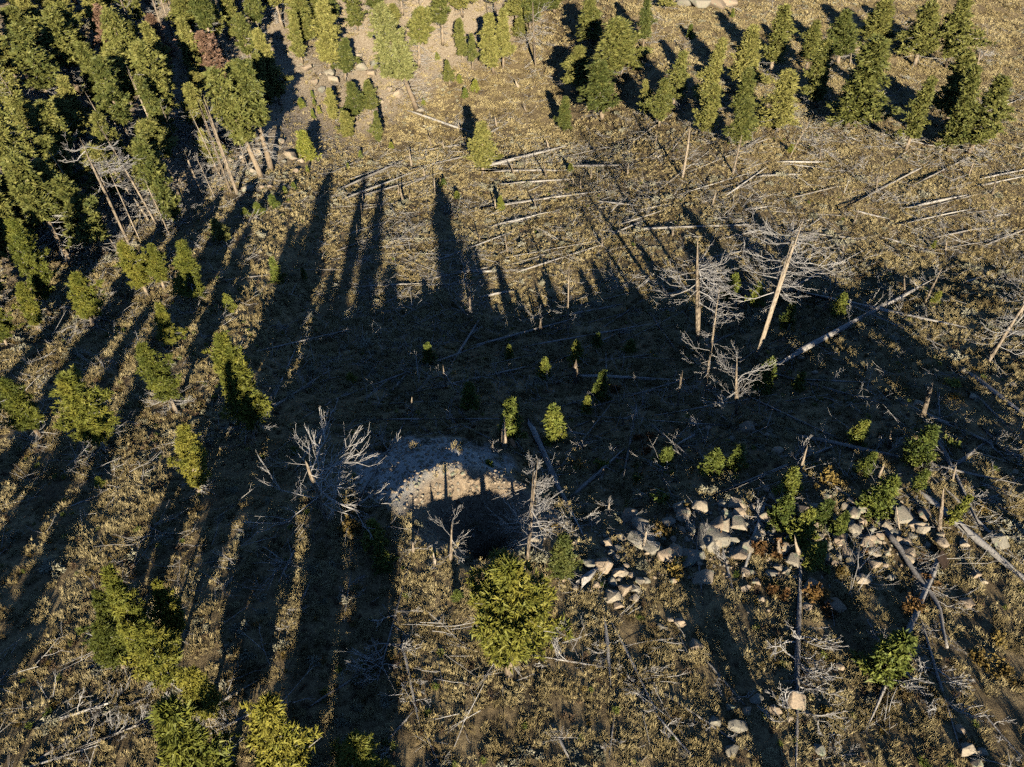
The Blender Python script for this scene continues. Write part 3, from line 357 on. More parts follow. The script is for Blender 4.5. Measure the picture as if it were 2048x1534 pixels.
# boulders: x, y, width, height
ROCKS = [
    (14.97, 28.06, 1.28, 0.58), (13.37, 26.25, 1.25, 1.02), (12.90, 25.12, 2.11, 1.00), (11.24, 23.79, 1.53, 0.76), (11.62, 22.20, 1.38, 0.74),
    (17.93, 21.46, 1.35, 0.63), (18.86, 20.20, 1.22, 0.82), (25.47, 26.67, 1.70, 0.79), (26.25, 25.67, 0.89, 0.89), (22.22, 26.92, 1.03, 0.80),
    (23.02, 27.26, 0.69, 0.80), (22.41, 24.54, 1.10, 0.55), (22.04, 25.37, 0.78, 0.45), (22.81, 25.03, 0.66, 0.44), (21.78, 26.26, 0.68, 0.45),
    (20.91, 25.31, 0.89, 0.44), (17.31, 23.26, 0.97, 0.97), (17.93, 23.88, 0.65, 0.65), (14.71, 21.82, 0.63, 0.84), (14.17, 23.96, 1.31, 0.65),
    (14.08, 24.98, 0.78, 0.66), (16.74, 24.69, 0.55, 0.66), (19.46, 24.95, 0.55, 0.44), (19.73, 24.39, 0.77, 0.55), (20.91, 24.64, 0.88, 0.44),
    (21.13, 23.98, 0.98, 0.44), (21.60, 23.78, 0.54, 0.65), (22.45, 23.13, 0.97, 0.64), (22.53, 23.94, 0.87, 0.54), (23.40, 23.97, 0.54, 0.44),
    (24.43, 25.55, 0.89, 0.45), (24.69, 23.95, 0.98, 0.87), (24.74, 22.25, 0.95, 0.53), (21.14, 21.90, 0.95, 0.74), (22.90, 22.11, 0.53, 0.63),
    (26.54, 20.32, 0.82, 0.71), (27.95, 22.21, 0.74, 0.63), (28.39, 24.52, 0.66, 0.55), (25.43, 25.27, 0.67, 0.44), (11.40, 14.04, 0.54, 0.54),
    (13.52, 13.76, 0.63, 0.54), (11.43, 13.03, 0.97, 0.53), (10.46, 13.33, 0.71, 0.45), (10.91, 11.89, 0.78, 0.43), (12.71, 14.38, 0.73, 0.36),
    (10.46, 17.67, 0.98, 0.59), (9.68, 19.21, 0.60, 0.50), (17.88, 16.36, 0.57, 0.38), (18.85, 16.72, 0.67, 0.48), (22.24, 11.72, 0.77, 0.77),
    (22.96, 11.63, 0.51, 0.43), (22.46, 11.12, 0.59, 0.51), (22.49, 12.78, 0.52, 0.35), (19.58, 23.60, 0.65, 0.35), (19.88, 23.19, 0.54, 0.43),
    (19.71, 26.12, 0.56, 0.45), (15.81, 22.42, 0.74, 0.42), (16.72, 22.66, 0.53, 0.43), (14.00, 21.46, 0.63, 0.42), (14.68, 22.54, 0.53, 0.53),
    (16.37, 22.95, 0.64, 0.35), (22.85, 23.07, 0.54, 0.43), (24.56, 24.74, 0.66, 0.44), (23.45, 25.29, 0.56, 0.44), (17.22, 20.15, 0.61, 0.61),
    (20.92, 23.36, 0.65, 0.35), (20.27, 23.71, 0.54, 0.43), (26.15, 24.60, 0.44, 0.44), (21.39, 25.75, 0.56, 0.35), (22.72, 26.39, 0.68, 0.45),
    (23.08, 25.80, 0.56, 0.56), (14.70, 20.61, 0.41, 0.72), (4.74, 23.39, 0.87, 0.65), (5.70, 23.22, 0.97, 0.87), (10.34, 26.65, 0.92, 0.69),
    (11.07, 27.02, 0.69, 0.58), (6.85, 21.52, 0.84, 0.63), (7.48, 21.56, 0.74, 0.53), (6.05, 20.99, 1.14, 0.83), (6.11, 22.05, 0.64, 0.53),
    (6.68, 22.76, 0.97, 0.64), (7.13, 25.83, 0.68, 0.46), (6.33, 24.40, 0.55, 0.44), (6.83, 24.81, 0.78, 0.35), (7.77, 22.11, 0.64, 0.42),
    (9.69, 19.23, 0.71, 0.40), (9.22, 19.39, 0.40, 0.35), (8.64, 18.95, 0.60, 0.35), (10.96, 23.98, 0.77, 0.66), (6.29, 20.38, 0.72, 0.41),
    (4.72, 21.37, 0.42, 0.35), (3.79, 21.54, 0.42, 0.42), (5.08, 21.86, 0.53, 0.42), (8.21, 22.20, 0.43, 0.35), (6.52, 22.29, 0.43, 0.43),
    (7.30, 22.57, 0.43, 0.43), (7.07, 23.27, 0.43, 0.35), (7.29, 20.93, 0.62, 0.35), (5.62, 20.86, 0.41, 0.41), (18.67, 37.78, 1.22, 0.82),
    (19.67, 34.02, 0.89, 0.64), (27.18, 49.60, 0.81, 0.64), (21.33, 49.09, 1.14, 0.65), (27.40, 46.80, 0.62, 0.46), (40.72, 41.22, 0.70, 0.42),
    (32.78, 40.03, 0.69, 0.42), (17.76, 32.84, 0.50, 0.37), (22.22, 34.02, 0.64, 0.51), (21.17, 28.47, 0.69, 0.46), (14.07, 28.13, 0.69, 0.46),
    (16.83, 46.62, 0.63, 0.39), (14.92, 40.11, 0.71, 0.43), (15.82, 38.31, 0.55, 0.41), (16.97, 36.31, 0.66, 0.53), (19.83, 36.66, 0.53, 0.40),
    (19.00, 29.18, 0.58, 0.41), (17.32, 29.29, 0.47, 0.35), (20.35, 30.67, 0.48, 0.36), (21.99, 27.54, 0.79, 0.56), (33.05, 39.75, 0.55, 0.41),
    (38.32, 44.03, 0.58, 0.44), (37.00, 39.95, 0.69, 0.41), (34.75, 30.63, 0.47, 0.35), (-35.10, 106.85, 2.17, 1.62), (-35.62, 104.75, 0.80, 0.80),
    (-33.76, 107.30, 1.09, 0.96), (-37.29, 92.06, 1.69, 1.21), (-39.02, 104.74, 1.85, 2.38), (-43.46, 105.37, 2.62, 3.15), (-37.65, 101.96, 0.78, 0.52),
    (-34.76, 93.77, 0.74, 0.61), (-37.17, 109.96, 1.37, 1.64), (-35.65, 93.11, 0.73, 0.61), (-44.90, 107.37, 2.12, 1.59), (-43.73, 99.44, 1.51, 2.27),
    (-37.96, 137.24, 1.90, 1.27), (-34.24, 139.74, 2.29, 1.96), (-34.98, 141.07, 1.97, 1.64), (-35.71, 135.52, 1.60, 1.28),
    (-36.79, 135.73, 1.59, 1.27), (-38.59, 98.83, 1.27, 1.02), (-33.47, 102.71, 1.06, 0.79), (-40.63, 101.43, 1.55, 2.06), (-56.17, 92.25, 2.08, 1.84),
    (-55.76, 96.11, 1.43, 1.43), (-54.84, 90.51, 1.37, 1.14), (-51.45, 103.51, 1.77, 2.02), (-51.20, 100.15, 1.49, 1.49), (-49.06, 98.25, 1.23, 1.47),
    (-44.86, 99.57, 1.26, 2.01), (-61.86, 91.75, 1.37, 1.14), (-23.34, 146.49, 2.26, 2.09), (-26.14, 142.79, 1.36, 1.02), (-30.32, 148.93, 2.41, 3.10),
    (-28.49, 148.29, 2.07, 1.38), (-31.12, 151.90, 1.74, 1.39), (-24.84, 146.88, 1.39, 1.39), (-18.50, 143.06, 1.38, 1.03),
    (-28.16, 151.69, 1.75, 1.75), (37.85, 160.56, 5.10, 2.65), (41.37, 160.31, 5.09, 2.24), (44.10, 161.18, 4.09, 2.25), (35.08, 160.39, 3.06, 2.04),
]
# leafy shrubs: colour, x, y, width
SHRUBS = [
    ('yellow', 21.66, 30.14, 1.52), ('yellow', -10.06, 25.69, 1.47), ('yellow', 10.10, 23.02, 1.24), ('yellow', 9.95, 25.85, 1.11),
    ('orange', 16.16, 24.08, 1.57), ('yellow', 5.23, 34.37, 0.85), ('orange', 10.01, 37.25, 0.88), ('yellow', 11.47, 28.09, 0.87),
    ('yellow', 2.33, 26.43, 0.85), ('orange', 15.92, 20.98, 1.01), ('orange', 17.93, 20.79, 1.48), ('orange', 18.48, 19.78, 1.05),
    ('orange', 23.18, 19.92, 1.28), ('orange', 25.13, 21.67, 0.90), ('yellow', 16.24, 13.64, 0.77), ('yellow', 20.04, 22.59, 0.79),
    ('orange', 22.36, 23.90, 0.69), ('green', 10.41, 29.26, 1.31), ('green', 6.78, 34.51, 1.16), ('green', 9.23, 32.21, 0.81),
    ('green', 32.29, 34.17, 1.11), ('green', 36.39, 41.93, 1.16), ('yellow', 35.81, 40.28, 0.81), ('orange', 21.05, 45.68, 1.08),
    ('yellow', 28.16, 54.83, 0.90), ('orange', 41.17, 61.45, 0.85), ('orange', 10.24, 35.25, 0.92), ('orange', 18.89, 37.66, 0.79),
    ('yellow', 25.62, 16.72, 1.09), ('yellow', 27.08, 17.95, 0.95), ('yellow', 26.49, 15.82, 0.97), ('yellow', 30.72, 27.29, 0.85),
    ('green', 2.07, 32.21, 0.74), ('green', -1.61, 32.80, 0.73), ('orange', 13.29, 25.15, 0.83), ('orange', 9.56, 46.77, 1.21),
    ('orange', 10.91, 36.93, 0.87),
]
# ---- materials ---------------------------------------------------------------
def new_mat(name):
    m = bpy.data.materials.new(name); m.use_nodes = True
    n = m.node_tree.nodes; return m, n, m.node_tree.links, n['Principled BSDF']

def ramp(n, stops, interp='LINEAR'):
    r = n.new('ShaderNodeValToRGB'); r.color_ramp.interpolation = interp
    e = r.color_ramp.elements
    while len(e) < len(stops): e.new(0.5)
    for i, (p, c) in enumerate(stops): e[i].position = p; e[i].color = (*c, 1)
    return r

def world_noise(n, l, scale, detail=4, rough=0.6, local=False):
    t = n.new('ShaderNodeTexNoise'); t.inputs['Scale'].default_value = scale
    t.inputs['Detail'].default_value = detail; t.inputs['Roughness'].default_value = rough
    if local:
        c = n.new('ShaderNodeTexCoord'); l.new(c.outputs['Object'], t.inputs['Vector'])
    else:
        g = n.new('ShaderNodeNewGeometry'); l.new(g.outputs['Position'], t.inputs['Vector'])
    return t

def mix_rgb(n, l, fac, a, b, mode='MIX'):
    x = n.new('ShaderNodeMix'); x.data_type = 'RGBA'; x.blend_type = mode
    for sock, v in ((x.inputs[0], fac), (x.inputs[6], a), (x.inputs[7], b)):
        if hasattr(v, 'links'): l.new(v, sock)
        elif isinstance(v, tuple): sock.default_value = (*v, 1)
        else: sock.default_value = v
    return x.outputs[2]

def ground_material():
    m, n, l, p = new_mat('dry_ground')
    a = world_noise(n, l, 0.35, 2); b = world_noise(n, l, 3.5, 3, 0.7); c = world_noise(n, l, 22, 2, 0.7)
    ra = ramp(n, [(0.3, (0.15, 0.112, 0.066)), (0.5, (0.25, 0.19, 0.105)), (0.7, (0.35, 0.27, 0.15))])
    rb = ramp(n, [(0.3, (0.42, 0.40, 0.38)), (0.5, (0.9, 0.88, 0.85)), (0.68, (1.3, 1.25, 1.1))])
    l.new(a.outputs[0], ra.inputs[0]); l.new(b.outputs[0], rb.inputs[0])
    grass = mix_rgb(n, l, 1.0, ra.outputs[0], rb.outputs[0], 'MULTIPLY')
    rg = ramp(n, [(0.3, (0.12, 0.09, 0.06)), (0.5, (0.28, 0.215, 0.145)), (0.72, (0.42, 0.34, 0.25))])
    l.new(c.outputs[0], rg.inputs[0])
    rf = ramp(n, [(0.3, (0.17, 0.125, 0.085)), (0.5, (0.31, 0.245, 0.165)), (0.7, (0.43, 0.36, 0.26))])
    l.new(b.outputs[0], rf.inputs[0])
    at = n.new('ShaderNodeAttribute'); at.attribute_name = 'gravel'
    af = n.new('ShaderNodeAttribute'); af.attribute_name = 'forest'
    c1 = mix_rgb(n, l, af.outputs['Fac'], grass, rf.outputs[0])
    gv = mix_rgb(n, l, 0.7, rg.outputs[0], rb.outputs[0], 'MULTIPLY')
    asp = n.new('ShaderNodeAttribute'); asp.attribute_name = 'spoil'
    rs_ = ramp(n, [(0.3, (0.26, 0.25, 0.22)), (0.5, (0.42, 0.40, 0.35)), (0.72, (0.56, 0.54, 0.48))]); l.new(c.outputs[0], rs_.inputs[0])
    gv = mix_rgb(n, l, asp.outputs['Fac'], gv, rs_.outputs[0])
    c2 = mix_rgb(n, l, at.outputs['Fac'], c1, gv)
    l.new(c2, p.inputs['Base Color']); p.inputs['Roughness'].default_value = 1.0
    p.inputs['Specular IOR Level'].default_value = 0.1
    bp = n.new('ShaderNodeBump'); bp.inputs['Strength'].default_value = 0.7; bp.inputs['Distance'].default_value = 0.08
    l.new(c.outputs[0], bp.inputs['Height']); l.new(bp.outputs[0], p.inputs['Normal'])
    return m

def leaf_material(name, stops, trans=0.0, rough=0.6, noise_scale=1.3, spec=0.25):
    """foliage: colour varies by plant (Object Info random) and by place within the plant"""
    m, n, l, p = new_mat(name)
    oi = n.new('ShaderNodeObjectInfo')
    t = world_noise(n, l, noise_scale, 1)
    ad = n.new('ShaderNodeMath'); ad.operation = 'MULTIPLY_ADD'; ad.inputs[1].default_value = 0.6
    l.new(oi.outputs['Random'], ad.inputs[0]); 
    sc = n.new('ShaderNodeMath'); sc.operation = 'MULTIPLY_ADD'; sc.inputs[1].default_value = 1.1; sc.inputs[2].default_value = -0.36
    l.new(t.outputs[0], sc.inputs[0]); l.new(sc.outputs[0], ad.inputs[2])
    r = ramp(n, stops); l.new(ad.outputs[0], r.inputs[0])
    l.new(r.outputs[0], p.inputs['Base Color']); p.inputs['Roughness'].default_value = rough
    p.inputs['Specular IOR Level'].default_value = spec
    if not trans: return m
    tr = n.new('ShaderNodeBsdfTranslucent'); l.new(r.outputs[0], tr.inputs[0])
    mx = n.new('ShaderNodeMixShader'); mx.inputs[0].default_value = trans
    l.new(p.outputs[0], mx.inputs[1]); l.new(tr.outputs[0], mx.inputs[2])
    l.new(mx.outputs[0], n['Material Output'].inputs[0])
    return m

def wood_material(name, stops, scale=(14, 14, 2.2), bump=0.5):
    m, n, l, p = new_mat(name)
    tc = n.new('ShaderNodeTexCoord'); mp = n.new('ShaderNodeMapping'); mp.inputs['Scale'].default_value = scale
    g = n.new('ShaderNodeNewGeometry')
    l.new(g.outputs['Position'], mp.inputs['Vector'])
    t = n.new('ShaderNodeTexNoise'); t.inputs['Scale'].default_value = 1.0; t.inputs['Detail'].default_value = 2
    l.new(mp.outputs[0], t.inputs['Vector'])
    oi = n.new('ShaderNodeObjectInfo')
    ad = n.new('ShaderNodeMath'); ad.operation = 'MULTIPLY_ADD'; ad.inputs[1].default_value = 0.25
    sb = n.new('ShaderNodeMath'); sb.operation = 'SUBTRACT'; sb.inputs[1].default_value = 0.12
    l.new(oi.outputs['Random'], ad.inputs[0]); l.new(t.outputs[0], sb.inputs[0]); l.new(sb.outputs[0], ad.inputs[2])
    r = ramp(n, stops); l.new(ad.outputs[0], r.inputs[0])
    l.new(r.outputs[0], p.inputs['Base Color']); p.inputs['Roughness'].default_value = 0.85
    p.inputs['Specular IOR Level'].default_value = 0.2
    return m

def rock_material():
    m, n, l, p = new_mat('lichen_granite')
    a = world_noise(n, l, 1.6, 6, 0.65); b = world_noise(n, l, 9, 5, 0.7)
    oi = n.new('ShaderNodeObjectInfo')
    r0 = ramp(n, [(0.0, (0.28, 0.215, 0.15)), (0.4, (0.38, 0.295, 0.205)), (0.75, (0.30, 0.26, 0.195)), (1.0, (0.20, 0.19, 0.155))])
    l.new(oi.outputs['Random'], r0.inputs[0])
    r1 = ramp(n, [(0.3, (0.5, 0.5, 0.5)), (0.5, (0.95, 0.95, 0.95)), (0.7, (1.2, 1.15, 1.05))]); l.new(b.outputs[0], r1.inputs[0])
    c = mix_rgb(n, l, 1.0, r0.outputs[0], r1.outputs[0], 'MULTIPLY')
    rl = ramp(n, [(0.56, (0, 0, 0)), (0.64, (1, 1, 1))]); l.new(a.outputs[0], rl.inputs[0])
    c = mix_rgb(n, l, rl.outputs[0], c, (0.23, 0.25, 0.17))
    l.new(c, p.inputs['Base Color']); p.inputs['Roughness'].default_value = 0.9
    p.inputs['Specular IOR Level'].default_value = 0.2
    bp = n.new('ShaderNodeBump'); bp.inputs['Strength'].default_value = 0.7; bp.inputs['Distance'].default_value = 0.06
    l.new(b.outputs[0], bp.inputs['Height']); l.new(bp.outputs[0], p.inputs['Normal'])
    return m

M = {
    'ground': ground_material(),
    'pine': leaf_material('pine_needles', [(0.12, (0.07, 0.085, 0.02)), (0.5, (0.155, 0.155, 0.038)), (0.88, (0.26, 0.235, 0.065))]),
    'near': leaf_material('near_pine_needles', [(0.15, (0.07, 0.085, 0.014)), (0.5, (0.14, 0.146, 0.022)), (0.85, (0.23, 0.205, 0.032))]),  # more saturated yellow-green needles for the pines near the camera
    'fir': leaf_material('fir_needles', [(0.12, (0.065, 0.09, 0.018)), (0.5, (0.14, 0.16, 0.028)), (0.88, (0.24, 0.235, 0.04))]),
    'pale': leaf_material('pale_needles', [(0.15, (0.17, 0.175, 0.055)), (0.5, (0.28, 0.265, 0.095)), (0.85, (0.38, 0.35, 0.14))]),
    'brown': leaf_material('dying_needles', [(0.15, (0.13, 0.075, 0.045)), (0.5, (0.21, 0.125, 0.08)), (0.85, (0.29, 0.185, 0.125))]),
    'bark': wood_material('pine_bark', [(0.2, (0.10, 0.07, 0.045)), (0.5, (0.25, 0.19, 0.125)), (0.8, (0.39, 0.31, 0.21))]),
    'dead': wood_material('weathered_wood', [(0.2, (0.17, 0.15, 0.13)), (0.5, (0.35, 0.325, 0.29)), (0.8, (0.54, 0.515, 0.475))]),
    'trunk_dead': wood_material('dead_trunk_wood', [(0.3, (0.07, 0.055, 0.04)), (0.48, (0.23, 0.18, 0.125)), (0.75, (0.41, 0.335, 0.24))]),
    'orange_wood': wood_material('fresh_split_wood', [(0.2, (0.25, 0.11, 0.05)), (0.5, (0.45, 0.22, 0.10)), (0.8, (0.55, 0.32, 0.17))]),
    'log': wood_material('grey_log_wood', [(0.25, (0.15, 0.13, 0.11)), (0.5, (0.32, 0.29, 0.25)), (0.78, (0.50, 0.465, 0.41))]),
    'rock': rock_material(),
    'grass': leaf_material('straw_grass', [(0.1, (0.15, 0.11, 0.052)), (0.42, (0.36, 0.28, 0.13)), (0.9, (0.56, 0.455, 0.235))], 0, 0.9, 0.25, 0.0),
    'sage': leaf_material('sagebrush_leaves', [(0.1, (0.17, 0.165, 0.11)), (0.5, (0.30, 0.28, 0.185)), (0.9, (0.42, 0.39, 0.28))], 0, 0.9, 1.0, 0.0),
    'weed': leaf_material('brown_weed_stems', [(0.1, (0.09, 0.06, 0.04)), (0.5, (0.17, 0.115, 0.07)), (0.9, (0.26, 0.18, 0.10))], 0, 0.9, 1.0, 0.0),
    'slab': wood_material('dark_brown_board', [(0.2, (0.012, 0.008, 0.006)), (0.5, (0.03, 0.019, 0.013)), (0.8, (0.05, 0.032, 0.022))]),  # very dark brown, used for the tilted board only
    'yellow': leaf_material('yellow_leaves', [(0.1, (0.15, 0.10, 0.03)), (0.5, (0.26, 0.18, 0.05)), (0.9, (0.36, 0.26, 0.07))], 0.25),
    'orange': leaf_material('rust_leaves', [(0.1, (0.09, 0.045, 0.02)), (0.5, (0.18, 0.095, 0.035)), (0.9, (0.27, 0.16, 0.05))], 0.25),
    'green': leaf_material('green_leaves', [(0.1, (0.08, 0.12, 0.02)), (0.5, (0.16, 0.20, 0.035)), (0.9, (0.28, 0.30, 0.07))], 0.25),
}

# ---- mesh helpers --------------------------------------------------------------
class Geo:
    """collects triangles as numpy blocks and builds ONE mesh"""
    def __init__(self): self.v, self.f, self.n = [], [], 0
    def add(self, v, f):
        v = np.asarray(v, np.float32); f = np.asarray(f, np.int64)
        self.v.append(v); self.f.append(f+self.n); self.n += len(v)
    def mesh(self, name, mat, smooth=False):
        v = np.concatenate(self.v); f = np.concatenate(self.f).astype(np.int32)
        me = bpy.data.meshes.new(name)
        me.vertices.add(len(v)); me.vertices.foreach_set('co', v.ravel())
        me.loops.add(f.size); me.loops.foreach_set('vertex_index', f.ravel())
        k = f.shape[1]
        me.polygons.add(len(f)); me.polygons.foreach_set('loop_start', np.arange(0, f.size, k, dtype=np.int32))
        me.polygons.foreach_set('loop_total', np.full(len(f), k, np.int32))
        if smooth: me.polygons.foreach_set('use_smooth', np.ones(len(f), bool))
        me.update(calc_edges=True); me.materials.append(mat)
        return me

def obj(name, me, parent=None):
    o = bpy.data.objects.new(name, me); COL.objects.link(o)
    if parent is not None: o.parent = parent
    return o

def tube(geo, pts, rad, sides=5, cap=True, rng=None, rough=0.0):
    pts = np.asarray(pts, float); n = len(pts); rad = np.asarray(rad, float)
    d = np.gradient(pts, axis=0); d /= np.linalg.norm(d, axis=1, keepdims=True)+1e-9
    ref = np.array([0.31, 0.17, 0.94]) if abs(d[0][2]) < 0.8 else np.array([0.94, 0.31, 0.17])
    a = np.cross(d, ref); a /= np.linalg.norm(a, axis=1, keepdims=True); b = np.cross(d, a)
    th = np.arange(sides)*2*math.pi/sides
    rr = rad[:, None]*np.ones(sides)
    if rng is not None and rough: rr = rr*(1+rough*rng.standard_normal((n, sides)))
    ring = pts[:, None]+rr[:, :, None]*(np.cos(th)[None, :, None]*a[:, None]+np.sin(th)[None, :, None]*b[:, None])
    v = ring.reshape(-1, 3); f = []
    for i in range(n-1):
        for j in range(sides):
            q, w = i*sides+j, i*sides+(j+1) % sides
            f += [(q, w, w+sides), (q, w+sides, q+sides)]
    if cap:
        for base, flip in ((0, True), ((n-1)*sides, False)):
            for j in range(1, sides-1):
                f.append((base, base+j+1, base+j) if flip else (base, base+j, base+j+1))
    geo.add(v, f)

def unit(v): return v/(np.linalg.norm(v, axis=-1, keepdims=True)+1e-9)

def tufts(geo, c, d, size, rng, m=8, spread=0.9, width=0.22):
    """needle tufts: m thin triangles fanning out from each centre c about direction d"""
    c = np.repeat(np.asarray(c), m, 0); d = np.repeat(np.asarray(d), m, 0); s = np.repeat(np.asarray(size), m)[:, None]
    q = unit(d+spread*rng.standard_normal(d.shape))
    p = unit(np.cross(q, rng.standard_normal(d.shape)))
    ln = s*(0.7+0.6*rng.random(s.shape)); w = s*width*(0.7+0.6*rng.random(s.shape))
    base = c+0.12*s*rng.standard_normal(d.shape)
    v = np.stack([base-p*w, base+p*w, base+q*ln], 1).reshape(-1, 3)
    geo.add(v, np.arange(len(v)).reshape(-1, 3))

# ---- prototypes ------------------------------------------------------------------
def conifer(seed, h=10.0, R=2.0, cb=0.2, shape='pine', tuft=0.36, nb=120, m=8, density=1.0, leafw=0.26):
    """returns (trunk geo, crown geo, limbs geo); limbs are the bare grey branches"""
    rng = np.random.default_rng(seed)
    tr, cr, lb = Geo(), Geo(), Geo()
    r0 = 0.016*h+0.03
    k = 9
    bend = np.cumsum(rng.standard_normal((k, 2))*0.035*h/10, 0); bend[0] = 0
    zz = np.linspace(-0.25, h*0.97, k)
    axis = np.column_stack([bend, zz])
    tube(tr, axis, r0*(1-np.linspace(0, 0.94, k)**1.1)+0.01, 7, True, rng, 0.05)
    def ax(z): return np.array([np.interp(z, zz, bend[:, 0]), np.interp(z, zz, bend[:, 1]), z])
    if shape == 'pine': prof = (lambda t: 1.1*(1-t)**0.62*np.minimum(1, 0.66+t/0.6)+0.04) if seed % 2 else (lambda t: 1.05*np.sin(np.pi*np.minimum(1, 0.2+t*0.8))**0.75*(1-0.35*t)+0.05)
    elif shape == 'thin': prof = lambda t: np.sin(np.pi*min(1, t*0.82+0.16))**0.7+0.04
    else: prof = lambda t: (1-t)**0.85+0.03
    lobe = [(rng.uniform(0, 6.28), rng.uniform(0.05, 0.85), rng.uniform(0.25, 0.55)) for _ in range(9)]
    C, D, S = [], [], []
    for i in range(nb):
        t = ((i+rng.random())/nb)**1.05
        z = h*cb+(h*0.985-h*cb)*t
        az = i*2.39996+rng.normal(0, 0.25)
        g = 1.0
        for la, lt, amp in lobe:
            g += amp*math.exp(-((math.remainder(az-la, 2*math.pi)/0.6)**2+((t-lt)/0.10)**2))-amp*0.14
        if shape == 'fir': g = 1+(g-1)*(0.4 if h < 4 else 0.8)
        L = R*prof(t)*max(0.3, g)*rng.uniform(0.5, 1.15)
        el = math.radians(-12+62*t**1.4+rng.normal(0, 7)) if shape != 'fir' else math.radians(-6+50*t**2+rng.normal(0, 6))
        o = ax(z); dirn = np.array([math.cos(az)*math.cos(el), math.sin(az)*math.cos(el), math.sin(el)])
        tip = o+dirn*L+np.array([0, 0, 0.10*L])
        midp = o+dirn*L*0.5-np.array([0, 0, 0.04*L])
        tube(lb, [o, midp, tip], [0.012*L+0.012, 0.009*L+0.008, 0.005], 3, False)
        side = np.array([-math.sin(az), math.cos(az), 0])
        k = tuft/0.34
        for _ in range(max(2, int(L/(0.50*k))+1)):                # needle clumps along the branch
            u0 = rng.uniform(0.32, 1.0); lat0 = rng.normal(0, 0.20)*L*(1.2-u0)
            q = max(3, int(density*rng.integers(6, 10)))
            ctr = o+dirn*L*u0+side*lat0+np.array([0, 0, 0.10*L*u0*u0+0.06*k])
            off = rng.normal(0, 0.15*k, (q, 3))*np.array([1, 1, 0.7])
            C.append(ctr+off); D.append(unit(off/(0.15*k)*0.7+dirn*0.5+np.array([0, 0, 0.45]))); S.append(tuft*0.85*rng.uniform(0.75, 1.25, q))
    # leader
    P = np.column_stack([np.full(6, ax(h)[0]), np.full(6, ax(h)[1]), np.linspace(h*0.95, h*1.0, 6)]); C.append(P)
    D.append(np.tile([0, 0, 1.0], (6, 1))); S.append(np.full(6, tuft*0.8))
    tufts(cr, np.concatenate(C), np.concatenate(D), np.concatenate(S), rng, m, 0.8, leafw)
    # bare dead branches low on the trunk
    nlow = {'pine': 14, 'thin': 34, 'fir': 8 if h > 5 else 0}[shape]
    for i in range(nlow):
        z = h*rng.uniform(0.06, max(cb, 0.1)+0.04); az = rng.uniform(0, 6.28); L = R*rng.uniform(0.35, 0.95)
        o = ax(z); el = rng.uniform(-0.45, 0.15)
        d = np.array([math.cos(az)*math.cos(el), math.sin(az)*math.cos(el), math.sin(el)])
        p1 = o+d*L*0.5+rng.normal(0, 0.05, 3)*L; p2 = o+d*L+np.array([0, 0, 0.12*L])+rng.normal(0, 0.08, 3)*L
        tube(lb, [o, p1, p2], [0.026, 0.02, 0.007], 3, False)
        for _ in range(3):
            a = o+(p2-o)*rng.uniform(0.35, 0.85); tube(lb, [a, a+unit(d+rng.normal(0, 0.7, 3))*L*0.35], [0.012, 0.005], 3, False)
    return tr, cr, lb

def tree_set(kind, n, seed, leaf, **kw):
    out = []
    for i in range(n):
        q = dict(kw); vr = random.Random(seed*7+i)
        if n > 2: q['R'] *= vr.uniform(0.85, 1.15); q['cb'] = q.get('cb', 0.2)*vr.uniform(0.7, 1.5); q['nb'] = int(q['nb']*vr.uniform(0.75, 1.1))
        t, c, b = conifer(seed+i, **q)
        out.append((t.mesh(kind+'_trunk', M['bark'], True), c.mesh(kind+'_crown', M[leaf]), b.mesh(kind+'_limbs', M['dead'])))
    return out

PROTO = {
    'pine': tree_set('pine', 8, 100, 'pine', h=10, R=2.0, cb=0.2, nb=105, tuft=0.34, m=6),
    'thin': tree_set('thin_pine', 7, 200, 'pine', h=12, R=1.9, cb=0.42, shape='thin', nb=80, tuft=0.36, m=6),
    'brown': tree_set('brown_pine', 2, 300, 'brown', h=10, R=2.0, cb=0.2, nb=100, tuft=0.28, density=0.7, m=6),
    'near': tree_set('near_pine', 5, 150, 'near', h=9, R=2.1, cb=0.19, nb=170, tuft=0.27, m=8, leafw=0.16),
    'pale': tree_set('pale_pine', 1, 400, 'pale', h=18, R=3.6, cb=0.36, shape='thin', nb=110, tuft=0.42, m=6),
    'broad': tree_set('broad_pine', 1, 450, 'near', h=10.5, R=2.5, cb=0.32, nb=240, tuft=0.26, m=8, leafw=0.16),
    'fir': tree_set('fir', 5, 500, 'fir', h=2.6, R=0.85, cb=0.05, shape='fir', nb=60, tuft=0.17, m=5),
    'bigfir': tree_set('big_fir', 7, 550, 'pine', h=9, R=2.2, cb=0.18, shape='fir', nb=105, tuft=0.32, m=6),
}
SIZE = {'pine': (10, 3.0), 'thin': (12, 2.8), 'brown': (10, 3.1), 'pale': (18, 5.6), 'fir': (2.6, 1.4), 'bigfir': (9, 3.0), 'broad': (10.5, 3.7), 'near': (9, 3.2)}

